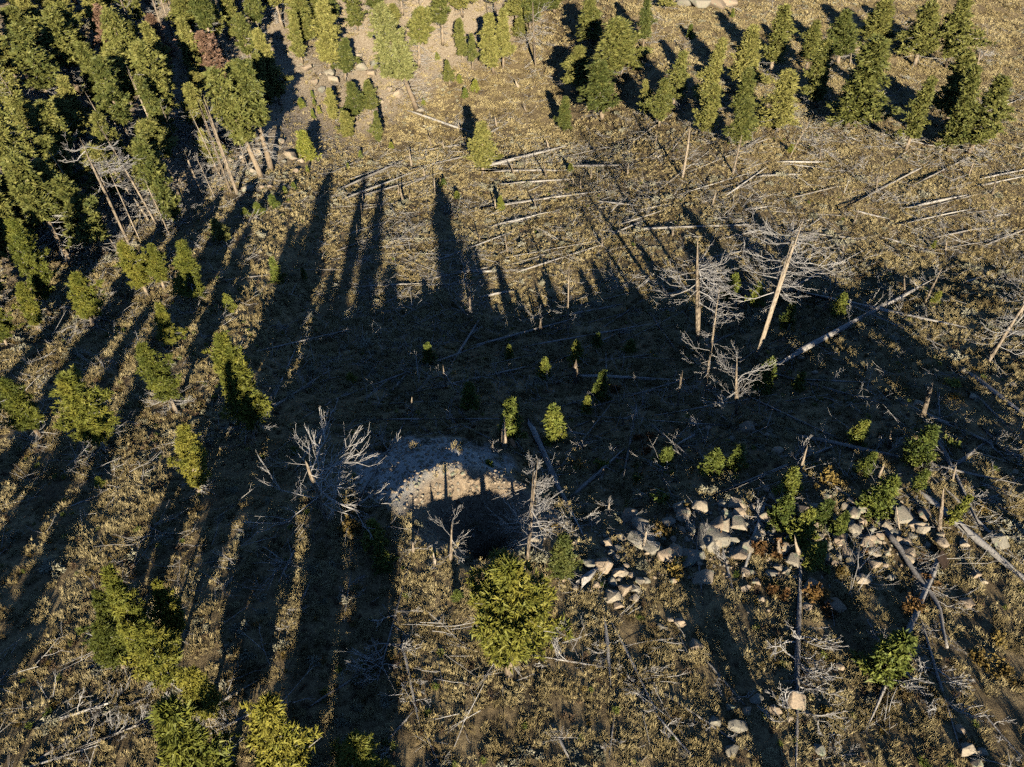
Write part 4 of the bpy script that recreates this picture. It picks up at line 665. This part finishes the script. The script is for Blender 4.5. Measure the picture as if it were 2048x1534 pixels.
def dead_branch(seed, th=1.0):
    """one bare branch, one metre long along +X: it sags, turns up at the end and forks twice"""
    rng = np.random.default_rng(seed); g = Geo()
    n = 7; u = np.linspace(0, 1, n)
    droop = rng.uniform(-0.34, -0.02); lift = rng.uniform(0.02, 0.28); sway = rng.uniform(-0.22, 0.22); ph = rng.uniform(0, 6)
    def P(t): return np.array([t, sway*math.sin(t*3)+0.025*math.sin(t*13+ph), droop*math.sin(t*2.4)+lift*t**2.6+0.02*math.sin(t*15+ph)])
    tube(g, [P(t) for t in u], 0.024*th*(1-0.78*u), 3, False)
    for i in range(7):
        t0 = 0.22+0.73*(i+rng.random())/7; o = P(t0); sgn = 1 if i % 2 else -1
        L = rng.uniform(0.26, 0.55)*(1.2-0.75*t0); a = math.radians(rng.uniform(22, 52))*sgn
        d = np.array([math.cos(a), math.sin(a), rng.uniform(-0.25, 0.35)])
        p1 = o+d*L*0.45+rng.normal(0, 0.02, 3); d2 = unit(d+np.array([0.3, -sgn*0.25, 0.35])); p2 = p1+d2*L*0.55
        tube(g, [o, p1, p2], [0.013*th, 0.010*th, 0.004*th], 3, False)
        for _ in range(3):
            q = p1+(p2-p1)*rng.uniform(-0.5, 0.8); e = q+unit(d2+rng.normal(0, 0.55, 3))*L*rng.uniform(0.25, 0.5)
            tube(g, [q, e], [0.007*th, 0.0035*th], 3, False)
    return g.mesh('dead_branch', M['dead'])

def dead_trunk(seed, broken):
    """standing dead trunk, unit height and unit radius at the foot"""
    rng = np.random.default_rng(seed); g = Geo(); n = 9; u = np.linspace(0, 1, n)
    off = np.cumsum(rng.normal(0, 0.12, (n, 2)), 0); off[0] = 0
    r = (1-0.55*u if broken else 1-0.9*u); r[0] *= 1.25
    pts = np.column_stack([off*(0.5 if broken else 1.0), u])
    pts[0, 2] = -0.04
    tube(g, pts, r, 8, True, rng, 0.09)
    if broken:                                    # splintered top
        v = g.v[0]
        for j in range(8): v[(n-1)*8+j, 2] += rng.uniform(-0.06, 0.05)
    return g.mesh('dead_trunk', M['trunk_dead'], True)

def log_trunk(seed):
    """fallen trunk, one metre long along +X, unit radius at the butt"""
    rng = np.random.default_rng(seed); g = Geo(); n = 10; u = np.linspace(0, 1, n)
    off = np.cumsum(rng.normal(0, 0.25, (n, 2)), 0)*0.6; off -= off[0]+(off[-1]-off[0])*u[:, None]
    tube(g, np.column_stack([u, off]), 1-0.62*u, 7, True, rng, 0.07)
    v = g.v[0]
    for j in range(7): v[j, 0] -= rng.uniform(0, 0.015); v[(n-1)*7+j, 0] += rng.uniform(0, 0.02)
    return g.mesh('log_trunk', M['log'], True)

def rock_mesh(seed):
    """angular block: hull of scattered points with worn edges"""
    import bmesh
    rng = np.random.default_rng(seed); bm = bmesh.new()
    p = unit(rng.normal(0, 1, (15, 3)))*rng.uniform(0.8, 1.1, (15, 1))*np.array([1, rng.uniform(0.7, 1), rng.uniform(0.6, 0.9)])
    for q in p: bm.verts.new(q)
    r = bmesh.ops.convex_hull(bm, input=bm.verts[:])
    bmesh.ops.delete(bm, geom=[q for q in r['geom_interior'] if isinstance(q, bmesh.types.BMVert)], context='VERTS')
    bmesh.ops.dissolve_limit(bm, angle_limit=math.radians(14), verts=bm.verts[:], edges=bm.edges[:])
    bmesh.ops.bevel(bm, geom=bm.edges[:], offset=0.06, segments=2, profile=0.6, affect='EDGES', clamp_overlap=True)
    bmesh.ops.triangulate(bm, faces=bm.faces[:])
    v = np.array([q.co for q in bm.verts]); bm.verts.index_update()
    f = np.array([[x.index for x in q.verts] for q in bm.faces]); bm.free()
    v = v+rng.normal(0, 0.012, v.shape)
    v = v-(v.max(0)+v.min(0))/2; v = v/(v.max(0)-v.min(0))
    g = Geo(); g.add(v, f); return g.mesh('boulder', M['rock'], False)

def bush_mesh(seed, mat, n=130, size=0.22, m=5, spread=1.0, width=0.3, flat=0.7):
    rng = np.random.default_rng(seed); g = Geo()
    lob = rng.normal(0, 0.22, (7, 3)); lob[:, 2] = np.abs(lob[:, 2])*0.6+0.12
    c = lob[rng.integers(0, 7, n)]+rng.normal(0, 0.13, (n, 3)); c[:, 2] = np.abs(c[:, 2])*flat
    d = unit(c*np.array([1, 1, 0.6])+np.array([0, 0, 0.25]))
    tufts(g, c, d, rng.uniform(0.7, 1.3, n)*size, rng, m, spread, width)
    for i in range(9):
        q = lob[i % 7]; tube(g, [(0, 0, -0.05), q*np.array([0.5, 0.5, 0.6]), q], [0.02, 0.012, 0.005], 3, False)
    return g.mesh('bush', mat)

def grass_mesh(seed, tn=11, n=26, spread=0.6, tall=1.0):
    """a patch of several bunch-grass tufts"""
    rng = np.random.default_rng(seed); g = Geo()
    for _ in range(tn):
        o = np.append(rng.normal(0, spread*0.62, 2), -0.06); k = rng.uniform(0.6, 1.3)
        az = rng.uniform(0, 6.28, n); r = 0.13*k*np.sqrt(rng.random(n))
        c = o+np.column_stack([np.cos(az)*r, np.sin(az)*r, np.zeros(n)])
        a2 = az+rng.normal(0, 0.6, n); lean = rng.uniform(0.1, 0.8, n); L = tall*k*rng.uniform(0.22, 0.46, n)
        tip = c+np.column_stack([np.cos(a2)*lean*L, np.sin(a2)*lean*L, L*np.sqrt(1-lean**2*0.8)])
        w = np.column_stack([-np.sin(a2+0.5), np.cos(a2+0.5), np.zeros(n)])*rng.uniform(0.009, 0.02, n)[:, None]
        g.add(np.stack([c-w, c+w, tip], 1).reshape(-1, 3), np.arange(3*n).reshape(-1, 3))
    return g.mesh('grass_tuft', M['grass'])

def stick_mesh(seed):
    rng = np.random.default_rng(seed); g = Geo()
    for _ in range(rng.integers(3, 6)):
        a = rng.uniform(0, 6.28); o = rng.normal(0, 0.45, 3); o[2] = abs(o[2])*0.15+0.06; L = rng.uniform(0.6, 2.8)
        d = np.array([math.cos(a), math.sin(a), rng.uniform(-0.05, 0.45)])
        p = [o, o+d*L*0.5+rng.normal(0, 0.05, 3), o+d*L+rng.normal(0, 0.09, 3)]
        tube(g, p, [0.026, 0.02, 0.007], 3, False)
        for _ in range(2):
            q = o+d*L*rng.uniform(0.3, 0.9); tube(g, [q, q+unit(d+rng.normal(0, 0.8, 3))*L*0.35], [0.012, 0.004], 3, False)
    return g.mesh('stick', M['dead'])

BRANCH_T = [dead_branch(770+i, 1.0) for i in range(7)]; BRANCH = [dead_branch(700+i, 0.72) for i in range(8)]; BRANCH_L = [dead_branch(710+i, 0.46) for i in range(8)]
TRUNK_B = [dead_trunk(720+i, True) for i in range(5)]
TRUNK_T = [dead_trunk(730+i, False) for i in range(4)]
LOGM = [log_trunk(740+i) for i in range(7)]
ROCKM = [rock_mesh(760+i) for i in range(12)]

# ---- ground ------------------------------------------------------------------------
def lines(lo, a, b, hi, fine, grow=1.05, most=4.0):
    mid = list(np.arange(a, b+1e-6, fine)); left, right = [], []
    x, st = a, fine
    while x > lo: st = min(most, st*grow); x -= st; left.append(x)
    x, st = mid[-1], fine
    while x < hi: st = min(most, st*grow); x += st; right.append(x)
    return np.array(left[::-1]+mid+right)

gx = lines(-320, -34, 36, 320, 0.28); gy = lines(-130, 8, 62, 430, 0.28)
X, Y = np.meshgrid(gx, gy)
Z = height(X, Y)
nx, ny = len(gx), len(gy)
idx = np.arange(nx*ny).reshape(ny, nx)
quads = np.stack([idx[:-1, :-1], idx[:-1, 1:], idx[1:, 1:], idx[1:, :-1]], -1).reshape(-1, 4)
g = Geo(); g.add(np.column_stack([X.ravel(), Y.ravel(), Z.ravel()]), quads)
me = g.mesh('ground', M['ground'], True)
at = me.attributes.new('gravel', 'FLOAT', 'POINT'); at.data.foreach_set('value', gravel_mask(X, Y).ravel().astype(np.float32))
fo = sstep(-1, 6, gully_dist(X, Y)+3*noise(X, Y, 6, 77)).ravel()
sp = sstep(4.2, 5.6, np.hypot(X-PIT[0], Y-PIT[1])).ravel()
at = me.attributes.new('spoil', 'FLOAT', 'POINT'); at.data.foreach_set('value', sp.astype(np.float32))
at = me.attributes.new('forest', 'FLOAT', 'POINT'); at.data.foreach_set('value', fo.astype(np.float32))
ground = obj('ground', me); ground['kind'] = 'structure'

def hz(x, y): return float(height(np.array([x]), np.array([y]))[0])

# ---- things ------------------------------------------------------------------------
REG = []           # (object, family, x, y, size, wording, category, group)
rnd = random.Random(11)
def reg(o, family, x, y, look, category, group, label=None):
    REG.append((o, family, x, y, look, category, group, label))

def empty(name, x, y, z, rot=(0, 0, 0), scale=(1, 1, 1)):
    o = bpy.data.objects.new(name, None); COL.objects.link(o)
    o.location = (x, y, z); o.rotation_euler = rot; o.scale = scale
    o.empty_display_size = 0.2
    return o

def place_tree(kind, x, y, h, w, lean, name, look, category, group, label=None, proto=None):
    ph, pw = SIZE[proto or kind]
    t, c, b = rnd.choice(PROTO[proto or kind])
    s = w/pw; az = rnd.uniform(0, 6.28)
    root = empty(name, x, y, hz(x, y)-0.05)
    root.matrix_basis = Matrix.Translation(root.location) @ Matrix.Rotation(math.radians(lean), 4, 'Y') @ Matrix.Rotation(az, 4, 'Z') @ Matrix.Diagonal((s, s, h/ph, 1))
    obj('trunk', t, root); obj('crown', c, root)
    k = obj('branches', b, root); k['kind'] = 'stuff'
    reg(root, 'tree' if kind != 'fir' else 'fir', x, y, look, category, group, label)
    return root

for k, x, y, h, w, lean in TREES:
    look = {'pine': 'green pine', 'thin': 'long trunked pine', 'brown': 'reddish brown dying pine', 'pale': 'pale sunlit pine', 'fir': 'dense green fir'}[k]
    size = 'tall ' if h > 12 else ('small ' if h < 6.5 else '')
    proto = k
    if k == 'pine' and y > 92 and x > -6: proto = 'bigfir' if rnd.random() < 0.55 else 'pine'
    if k == 'pine' and y < 66: proto = 'near'
    if k == 'fir': proto = 'bigfir'
    if y > 92 and x > -6: w *= 1.18
    if (x, y) == (TREES[0][1], TREES[0][2]): proto = 'broad'
    place_tree(k, x, y, h, w, lean, 'pine_tree' if k != 'fir' else 'fir_tree', size+look, 'tree', 'pines on the hillside', None, proto)

# pines just below the frame: their long shadows lie across the slope
for x, y, h, w in [(-27, 3, 10, 3.0), (-41, 18, 9, 3.5), (-31, 9, 10, 3.4), (-36, 14, 9, 3.4), (-6.3, 4, 8, 3.2), (-7.6, -9, 13.5, 4.0),
                   (-4.9, -4, 11, 3.6), (13.6, 4.5, 8, 1.9), (25, -3, 8, 1.7), (33, 21, 10, 3.0), (38.5, 27, 9, 3.0), (37, 15, 11, 2.6)]:
    place_tree('pine', x, y, h, w, 0, 'pine_tree', 'green pine', 'tree', 'pines around the edge of the view', 'green pine standing just outside the edge of the view')

for x, y, h, w in FIRS:
    look = 'tiny fir sapling' if h < 1.3 else ('young green fir' if h < 2.6 else 'bushy young fir')
    place_tree('fir', x, y, h*0.95, w*1.12, rnd.uniform(-3, 3), 'young_fir', look, 'fir', 'young firs on the slope')

def add_branches(root, n, place, L, thick=False):
    for i in range(n):
        loc, rot, ln, th = place(i)
        b = obj('branch', rnd.choice(BRANCH_T if thick else (BRANCH if ln < 1.5 else BRANCH_L)), root)
        b.location = loc; b.rotation_euler = rot; b.scale = (ln, ln, ln)

for x, y, h, lean, r, n, L in SNAGS:
    stump = h < 2.6
    root = empty('dead_snag' if not stump else 'broken_stump', x, y, hz(x, y)-0.05)
    root.matrix_basis = Matrix.Translation(root.location) @ Matrix.Rotation(math.radians(lean), 4, 'Y') @ Matrix.Rotation(rnd.uniform(-0.4, 0.4), 4, 'Z')
    broken = stump or h/r < 38
    t = obj('trunk', rnd.choice(TRUNK_B if broken else TRUNK_T), root); t.scale = (max(r*0.85, 0.07), max(r*0.85, 0.07), h)
    def place(i, h=h, n=n, L=L, broken=broken):
        u = (i+rnd.random())/max(n, 1); z = h*(0.2+0.72*u) if h > 2.6 else h*rnd.uniform(0.3, 0.98)
        ln = 1.3*L*rnd.choice((0.3, 0.6, 0.8, 0.95, 1.1, 1.2))*rnd.uniform(0.85, 1.1)*((1.1-0.75*u) if not broken else 1.05-0.35*abs(u-0.4))
        if L > 3.2:                                        # wide, flat, half-toppled skeleton
            return (0, 0, h*rnd.uniform(0.55, 1.0)), (0, math.radians(rnd.uniform(-8, 16)), rnd.choice((rnd.gauss(0.2, 0.7), rnd.uniform(0, 6.28)))), ln, 1
        return (0, 0, z), (0, math.radians(rnd.uniform(-32, 14)-14*u), rnd.uniform(0, 6.28)), max(0.15, ln), 1
    add_branches(root, int(n*1.3), place, L)
    look = ('low broken stump' if h < 1.2 else 'broken stump') if stump else ('tall grey dead snag' if h > 7 else 'bare dead snag')
    if n >= 10: look = look.replace('dead snag', 'branchy snag').replace('stump', 'branchy stump')
    reg(root, 'stump' if stump else 'snag', x, y, look, 'stump' if stump else 'dead tree', 'stumps left on the slope' if stump else 'standing dead trees')

def place_log(x1, y1, x2, y2, r, n, label=None):
    z1, z2 = hz(x1, y1)+r*0.7, hz(x2, y2)+r*0.45
    q = np.linspace(0.1, 0.9, 9)                            # lift it clear of humps between its ends
    lift = float(np.max(height(x1+(x2-x1)*q, y1+(y2-y1)*q)+r*0.35-(z1+(z2-z1)*q)))
    if lift > 0: z1 += min(lift, 1.2); z2 += min(lift, 1.2)
    a = Vector((x1, y1, z1)); b = Vector((x2, y2, z2)); ln = (b-a).length
    root = empty('fallen_log', x1, y1, z1)
    q = (b-a).to_track_quat('X', 'Z'); root.rotation_mode = 'QUATERNION'; root.rotation_quaternion = q
    t = obj('trunk', rnd.choice(LOGM), root); t.scale = (ln, r, r)
    def place(i):
        u = rnd.uniform(0.25, 0.98); side = rnd.choice((-1, 1)); f = rnd.uniform(20, 75)
        return (ln*u, 0, 0), (math.radians(rnd.uniform(-60, 60)), math.radians(-rnd.uniform(8, 50)), math.radians(side*f)), rnd.uniform(0.5, 1.25)*min(2.0, 0.28*ln+0.3), 1
    add_branches(root, int(n*1.3) if y1 < 36 else (n if y1 < 60 else int(n*0.6)), place, 1, y1 < 36)
    look = ('thick' if r > 0.2 else 'thin')+' grey log'+(' with branches' if n >= 6 else '')
    reg(root, 'log', (x1+x2)/2, (y1+y2)/2, look, 'log', 'fallen logs on the slope', label)

for row in LOGS: place_log(*row)

for path, r0 in CURVED:                                   # a log that bends along its length
    p = np.array(path); n = 14; t = np.linspace(0, len(p)-1, n)
    cx, cy = np.interp(t, np.arange(len(p)), p[:, 0]), np.interp(t, np.arange(len(p)), p[:, 1])
    cx[1:-1] = (cx[:-2]+2*cx[1:-1]+cx[2:])/4; cy[1:-1] = (cy[:-2]+2*cy[1:-1]+cy[2:])/4
    cz = height(cx, cy)+r0*1.4
    root = empty('fallen_log', cx[0], cy[0], cz[0]); g = Geo()
    tube(g, np.column_stack([cx-cx[0], cy-cy[0], cz-cz[0]]), r0*(1-0.6*np.linspace(0, 1, n)), 7, True, np.random.default_rng(5), 0.06)
    obj('trunk', g.mesh('bent_log', M['log'], True), root)
    for i in range(16):
        j = rnd.randrange(3, n); b = obj('branch', rnd.choice(BRANCH), root)
        b.location = (cx[j]-cx[0], cy[j]-cy[0], cz[j]-cz[0]); hd = math.atan2(cy[j]-cy[j-1], cx[j]-cx[j-1])
        b.rotation_euler = (0, math.radians(-rnd.uniform(0, 35)), hd+math.radians(rnd.choice((-1, 1))*rnd.uniform(25, 70))); s = rnd.uniform(0.7, 2.0); b.scale = (s, s, s)
    reg(root, 'log', cx[n//2], cy[n//2], 'bent silver log', 'log', 'fallen logs on the slope')

def slab(name, px, size, rot, mat, label, category):
    import bmesh
    bm = bmesh.new(); bmesh.ops.create_cube(bm, size=1.0); bmesh.ops.subdivide_edges(bm, edges=bm.edges[:], cuts=3, use_grid_fill=True)
    rr = random.Random(3)
    for v in bm.verts: v.co = Vector((v.co.x*size[0]*(1-0.25*abs(v.co.y)), v.co.y*size[1], v.co.z*size[2]))+Vector((rr.uniform(-1, 1), rr.uniform(-1, 1), rr.uniform(-1, 1)))*0.018
    m_ = bpy.data.meshes.new(name); bm.to_mesh(m_); bm.free(); m_.materials.append(mat)
    o = obj(name, m_); o.location = (px[0], px[1], hz(*px)+size[1]*0.3); o.rotation_euler = rot
    o['label'] = label; o['category'] = category
slab('dark_board', BOARD, (0.85, 1.15, 0.05), (math.radians(38), 0.1, 0.75), M['slab'], 'dark angular board tilted beside the bent silver log', 'board')  # thin tilted board, very dark brown all over
slab('split_wood', CHUNK, (0.32, 0.95, 0.16), (math.radians(25), 0.2, 0.6), M['orange_wood'], 'orange split slab of wood lying beside the thick stump', 'wood slab')

for x, y, w, h in ROCKS:
    o = obj('boulder', rnd.choice(ROCKM))
    hh = min(w*0.85, h*0.95)
    o.scale = (w*1.08, w*rnd.uniform(0.7, 1.05), hh*1.05); o.rotation_euler = (rnd.uniform(-0.25, 0.25), rnd.uniform(-0.25, 0.25), rnd.uniform(-0.5, 0.5))
    o.location = (x, y, hz(x, y)+hh*0.26)
    look = ('large' if w > 2.2 else ('small' if w < 1.2 else 'rounded'))+' tan boulder'
    reg(o, 'rock', x, y, look, 'boulder', 'boulders on the slope')

for i in range(132):                                     # smaller stones packed between the big ones
    a = rnd.gauss(0, 1); x = 15.0+a*6.8; y = 25.4+rnd.gauss(0, 1.3)-0.10*a
    if i < 5: x, y = rnd.gauss(15, 1.5), rnd.gauss(13.5, 1.0)
    w = rnd.choice((0.35, 0.45, 0.55, 0.7, 0.9, 1.2)); o = obj('boulder', rnd.choice(ROCKM))
    o.scale = (w, w*rnd.uniform(0.7, 1.0), w*0.75); o.rotation_euler = (rnd.uniform(-0.4, 0.4), rnd.uniform(-0.4, 0.4), rnd.uniform(0, 6))
    o.location = (x, y, hz(x, y)+w*0.22)
    reg(o, 'rock', x, y, 'small tan boulder', 'boulder', 'boulders on the slope')

LEAFY = {c: [bush_mesh(800+i+j*10, M[c], 90, 0.16, 5, 1.3, 0.4, 1.1) for i in range(3)] for j, c in enumerate(('yellow', 'orange', 'green'))}
for c, x, y, w in SHRUBS:
    o = obj('leafy_shrub', rnd.choice(LEAFY[c])); s = w*0.95
    o.scale = (s, s, s*0.9); o.rotation_euler = (0, 0, rnd.uniform(0, 6.28)); o.location = (x, y, hz(x, y))
    reg(o, 'shrub', x, y, {'yellow': 'yellow leaved shrub', 'orange': 'rust orange shrub', 'green': 'light green leafy shrub'}[c], 'shrub', 'leafy shrubs among the rocks')

# ---- countless small growth ------------------------------------------------------------
TANX = 1024/1500*1.08
def in_view(x, y, z, margin=1.06):
    dz = z-cam.location.z; P = PITCH
    fw = y*math.cos(P)-dz*math.sin(P); up = y*math.sin(P)+dz*math.cos(P)
    return (fw > 1) & (np.abs(x/fw) < 1024/1500*margin) & (np.abs(up/fw) < 767/1500*margin)

def scatter(name, meshes, density, scale, seed, keep, label=None, ymax=260, tilt=0.15):
    """one object of kind stuff whose points carry instances of the given small meshes"""
    rng = np.random.default_rng(seed); P, S, R, I = [], [], [], []
    for y0 in range(4, ymax, 6):
        hw = 30+y0*0.95; nn = int(density(y0)*2*hw*6)
        x = rng.uniform(-hw, hw, nn); y = rng.uniform(y0, y0+6, nn)
        z = height(x, y); m = in_view(x, y, z)
        m &= rng.random(nn) < keep(x, y)
        k = m.sum(); P.append(np.column_stack([x, y, z])[m]); S.append(scale(y0)*rng.uniform(0.6, 1.35, k))
        R.append(np.column_stack([rng.normal(0, tilt, k), rng.normal(0, tilt, k), rng.uniform(0, 6.28, k)])); I.append(rng.integers(0, len(meshes), k))
    P, S, R, I = map(np.concatenate, (P, S, R, I))
    me = bpy.data.meshes.new(name); me.vertices.add(len(P)); me.vertices.foreach_set('co', P.astype(np.float32).ravel())
    a = me.attributes.new('scl', 'FLOAT', 'POINT'); a.data.foreach_set('value', S.astype(np.float32))
    a = me.attributes.new('rot', 'FLOAT_VECTOR', 'POINT'); a.data.foreach_set('vector', R.astype(np.float32).ravel())
    a = me.attributes.new('idx', 'INT', 'POINT'); a.data.foreach_set('value', I.astype(np.int32))
    me.update()
    o = obj(name, me); o['kind'] = 'stuff'
    col = bpy.data.collections.new(name+'_pieces')
    for i, q in enumerate(meshes):
        p = bpy.data.objects.new('%s_piece_%02d' % (name, i), q); col.objects.link(p)
    ng = bpy.data.node_groups.new(name, 'GeometryNodeTree')
    ng.interface.new_socket('Geometry', in_out='INPUT', socket_type='NodeSocketGeometry')
    ng.interface.new_socket('Geometry', in_out='OUTPUT', socket_type='NodeSocketGeometry')
    N, Lk = ng.nodes, ng.links
    gi, go = N.new('NodeGroupInput'), N.new('NodeGroupOutput')
    ci = N.new('GeometryNodeCollectionInfo'); ci.inputs['Collection'].default_value = col
    ci.inputs['Separate Children'].default_value = True; ci.inputs['Reset Children'].default_value = True
    io = N.new('GeometryNodeInstanceOnPoints'); io.inputs['Pick Instance'].default_value = True
    def attr(nm, ty):
        q = N.new('GeometryNodeInputNamedAttribute'); q.data_type = ty; q.inputs['Name'].default_value = nm; return q.outputs['Attribute']
    Lk.new(gi.outputs[0], io.inputs['Points']); Lk.new(ci.outputs[0], io.inputs['Instance'])
    Lk.new(attr('idx', 'INT'), io.inputs['Instance Index']); Lk.new(attr('rot', 'FLOAT_VECTOR'), io.inputs['Rotation'])
    Lk.new(attr('scl', 'FLOAT'), io.inputs['Scale']); Lk.new(io.outputs[0], go.inputs[0])
    md = o.modifiers.new('scatter', 'NODES'); md.node_group = ng
    if label: o['label'] = label
    print(name, len(P))
    return o

def open_ground(x, y):                       # 1 on the open slope, less under the forest, 0 on the dug gravel
    band = np.exp(-(((x-15)/12)**2+((y-25.6)/2.6)**2)**2)
    return (1-0.6*band)*(1-gravel_mask(x, y)*0.96)*(1-0.6*sstep(0, 9, gully_dist(x, y)))
GR = [grass_mesh(900+i) for i in range(7)]
KEEP = lambda x, y: open_ground(x, y)*(0.62+0.38*sstep(-0.55, 0.3, noise(x, y, 3.1, 91)+0.5*noise(x, y, 9, 90)))
scatter('dry_grass', GR, lambda y: 2.6 if y < 70 else 0, lambda y: 0.72 if y < 45 else 0.82, 1, KEEP, 'straw coloured dry grass covering the near slope')
GF = [grass_mesh(920+i, 14, 20, 0.75, 0.62) for i in range(7)]
scatter('short_grass', GF, lambda y: 0 if y < 70 else (2.0 if y < 130 else 0.9), lambda y: 0.85 if y < 130 else 1.3, 7, KEEP, 'short golden grass covering the far slope')
SG = [bush_mesh(850+i, M['sage'], 110, 0.2, 5, 1.0, 0.22) for i in range(4)]
WEED = [bush_mesh(860+i, M[c], 60, 0.2, 4, 1.2, 0.12) for i, c in enumerate(('weed', 'weed', 'weed', 'green', 'yellow'))]
scatter('low_brush', SG, lambda y: 0.5 if y < 120 else 0.25, lambda y: 0.5, 2, lambda x, y: open_ground(x, y)*sstep(-0.1, 0.5, noise(x, y, 9, 93))*0.9+0.04, 'low grey brush dotted through the dry grass')
scatter('brown_weeds', WEED, lambda y: 1.2 if y < 60 else 0.5, lambda y: 0.42, 6, lambda x, y: open_ground(x, y)*(0.15+0.85*sstep(-0.1, 0.5, noise(x, y, 5, 94))), 'brown and yellowing weeds among the dry grass', 110)
ST = [stick_mesh(870+i) for i in range(8)]
scatter('fallen_twigs', ST, lambda y: 0.4 if y < 40 else (0.42 if y < 120 else 0.15), lambda y: 0.8 if y < 60 else 0.9, 3, lambda x, y: (1-gravel_mask(x, y))*(0.25+0.75*sstep(-0.3, 0.6, noise(x, y, 8, 95)))*(0.4+0.6*sstep(15, 50, y))*(1-0.5*sstep(30, 70, x)), 'bleached fallen twigs strewn over the grass')
scatter('rubble', ROCKM[:6], lambda y: 14.0 if y < 60 else 0.8, lambda y: 0.19 if y < 60 else 0.5, 4,
        lambda x, y: 0.75*gravel_mask(x, y)+0.8*np.exp(-(((x-15)/12)**2+((y-25.4)/2.8)**2)**2)+0.12*np.exp(-(((x-15)/14)**2+((y-30)/9)**2)**2)+0.5*sstep(2, 6, gully_dist(x, y))*sstep(0.0, 0.6, noise(x, y, 7, 97)), 'loose stones and rubble among the boulders', 170)

# sagebrush one can pick out
rs = np.random.default_rng(77); cnt = 0
while cnt < 190:
    x, y = rs.uniform(-75, 90), rs.uniform(13, 130)
    z = hz(x, y)
    if not in_view(x, y, z, 0.99): continue
    d = 0.2+0.8*float(sstep(-0.05, 0.5, noise(np.array([x]), np.array([y]), 13, 99))[0])
    d *= 1.0 if (x < -8 or y > 60 or x > 32) else 0.25
    if rs.random() > d*float(open_ground(np.array([x]), np.array([y]))[0]): continue
    o = obj('sagebrush', SG[cnt % 4]); s = rs.uniform(0.7, 1.35)
    o.scale = (s, s, s*0.85); o.rotation_euler = (0, 0, rs.uniform(0, 6.28)); o.location = (x, y, z)
    reg(o, 'sage', x, y, 'pale grey green sagebrush', 'sagebrush', 'sagebrush on the open slope'); cnt += 1

# ---- labels: each thing is told by its look and its rank from something one can find ------
MARKS = [('the open dug pit', -2.3, 29.6), ('the broad pine below the pit', -0.1, 16.9), ('the lone pine in the sunlit meadow', -4.7, 109.8),
         ('the tall leaning snag right of centre', 16.6, 45.5), ('the sunlit boulder field', 15.5, 24.5), ('the thick log across the meadow', 27, 49),
         ('the large brown forest pine', -47.6, 120), ('the pale pine above the rocks', -19.1, 142.5), ('the lower left corner', -25, 12),
         ('the lower right corner', 24, 12), ('the upper right corner', 103, 160), ('the right edge at mid height', 41, 41),
         ('the left edge at mid height', -46, 46), ('the upper left corner', -78, 121), ('the broad pine at upper right', 50.5, 105.8),
         ('the middle of the top edge', 0, 180), ('the sunlit firs just beyond the pit', 1.8, 37.0), ('the dense pine left of centre', -20.7, 38.2)]
HERO = [('tree', -0.1, 15.6, 'broad sunlit green pine standing just below the open pit'), ('tree', -4.7, 109.8, 'lone green pine standing by itself in the sunlit meadow'),
        ('snag', 16.6, 45.5, 'tallest leaning pale dead trunk right of centre'), ('log', 22, 51, 'thick pale log lying across the meadow right of centre'),
        ('tree', -47.6, 120, 'large reddish brown dying pine among the green forest'), ('tree', -19.1, 142.5, 'pale yellow green sunlit pine leaning above the rocks'),
        ('tree', 50.5, 105.8, 'broadest green pine in the stand at upper right'), ('tree', -20.7, 38.2, 'dense green pine standing alone left of centre beside the shadow')]
ORD = ['nearest', 'second nearest', 'third nearest', 'fourth nearest', 'fifth nearest', 'sixth nearest', 'seventh nearest', 'eighth nearest', 'ninth nearest', 'tenth nearest']
_one = 'first second third fourth fifth sixth seventh eighth ninth'.split()
_teen = 'eleventh twelfth thirteenth fourteenth fifteenth sixteenth seventeenth eighteenth nineteenth'.split()
def ordinal(k):
    if k < 10: return ORD[k]
    n = k+1
    if n < 20: return _teen[n-11]+' nearest'
    t = {2: 'twent', 3: 'thirt', 4: 'fort', 5: 'fift', 6: 'sixt', 7: 'sevent', 8: 'eight', 9: 'ninet'}[n//10 % 10]
    return (t+'ieth' if n % 10 == 0 else t+'y-'+_one[n % 10-1])+' nearest'
fam = {}
for hf, hx, hy, ht in HERO:
    i = min((i for i, r in enumerate(REG) if r[1] == hf and r[7] is None), key=lambda i: math.hypot(REG[i][2]-hx, REG[i][3]-hy))
    print('hero', ht, round(REG[i][2]-hx, 1), round(REG[i][3]-hy, 1)); REG[i] = REG[i][:7]+(ht,)
for r in REG:
    if r[7] is None: fam.setdefault(r[1], []).append(r)
    else: r[0]['label'] = r[7]; r[0]['category'] = r[5]; r[0]['group'] = r[6]
NOUN = {'tree': 'pine', 'fir': 'young fir', 'snag': 'snag', 'stump': 'stump', 'log': 'log', 'rock': 'boulder', 'shrub': 'leafy shrub', 'sage': 'sagebrush'}
for f, rows in fam.items():
    rank = []
    for _t, mx, my in MARKS:
        order = sorted(range(len(rows)), key=lambda i: math.hypot(rows[i][2]-mx, rows[i][3]-my))
        pos = [0]*len(rows)
        for k, i in enumerate(order): pos[i] = k
        rank.append(pos)
    for i, (o, _f, x, y, look, cat, grp, label) in enumerate(rows):
        best = min(range(len(MARKS)), key=lambda q: rank[q][i])
        k = rank[best][i]
        o['label'] = label or '%s, %s %s to %s' % (look, ordinal(k).replace(' nearest', '')+' nearest' if k else 'nearest', NOUN[f], MARKS[best][0])
        o['category'] = cat; o['group'] = grp
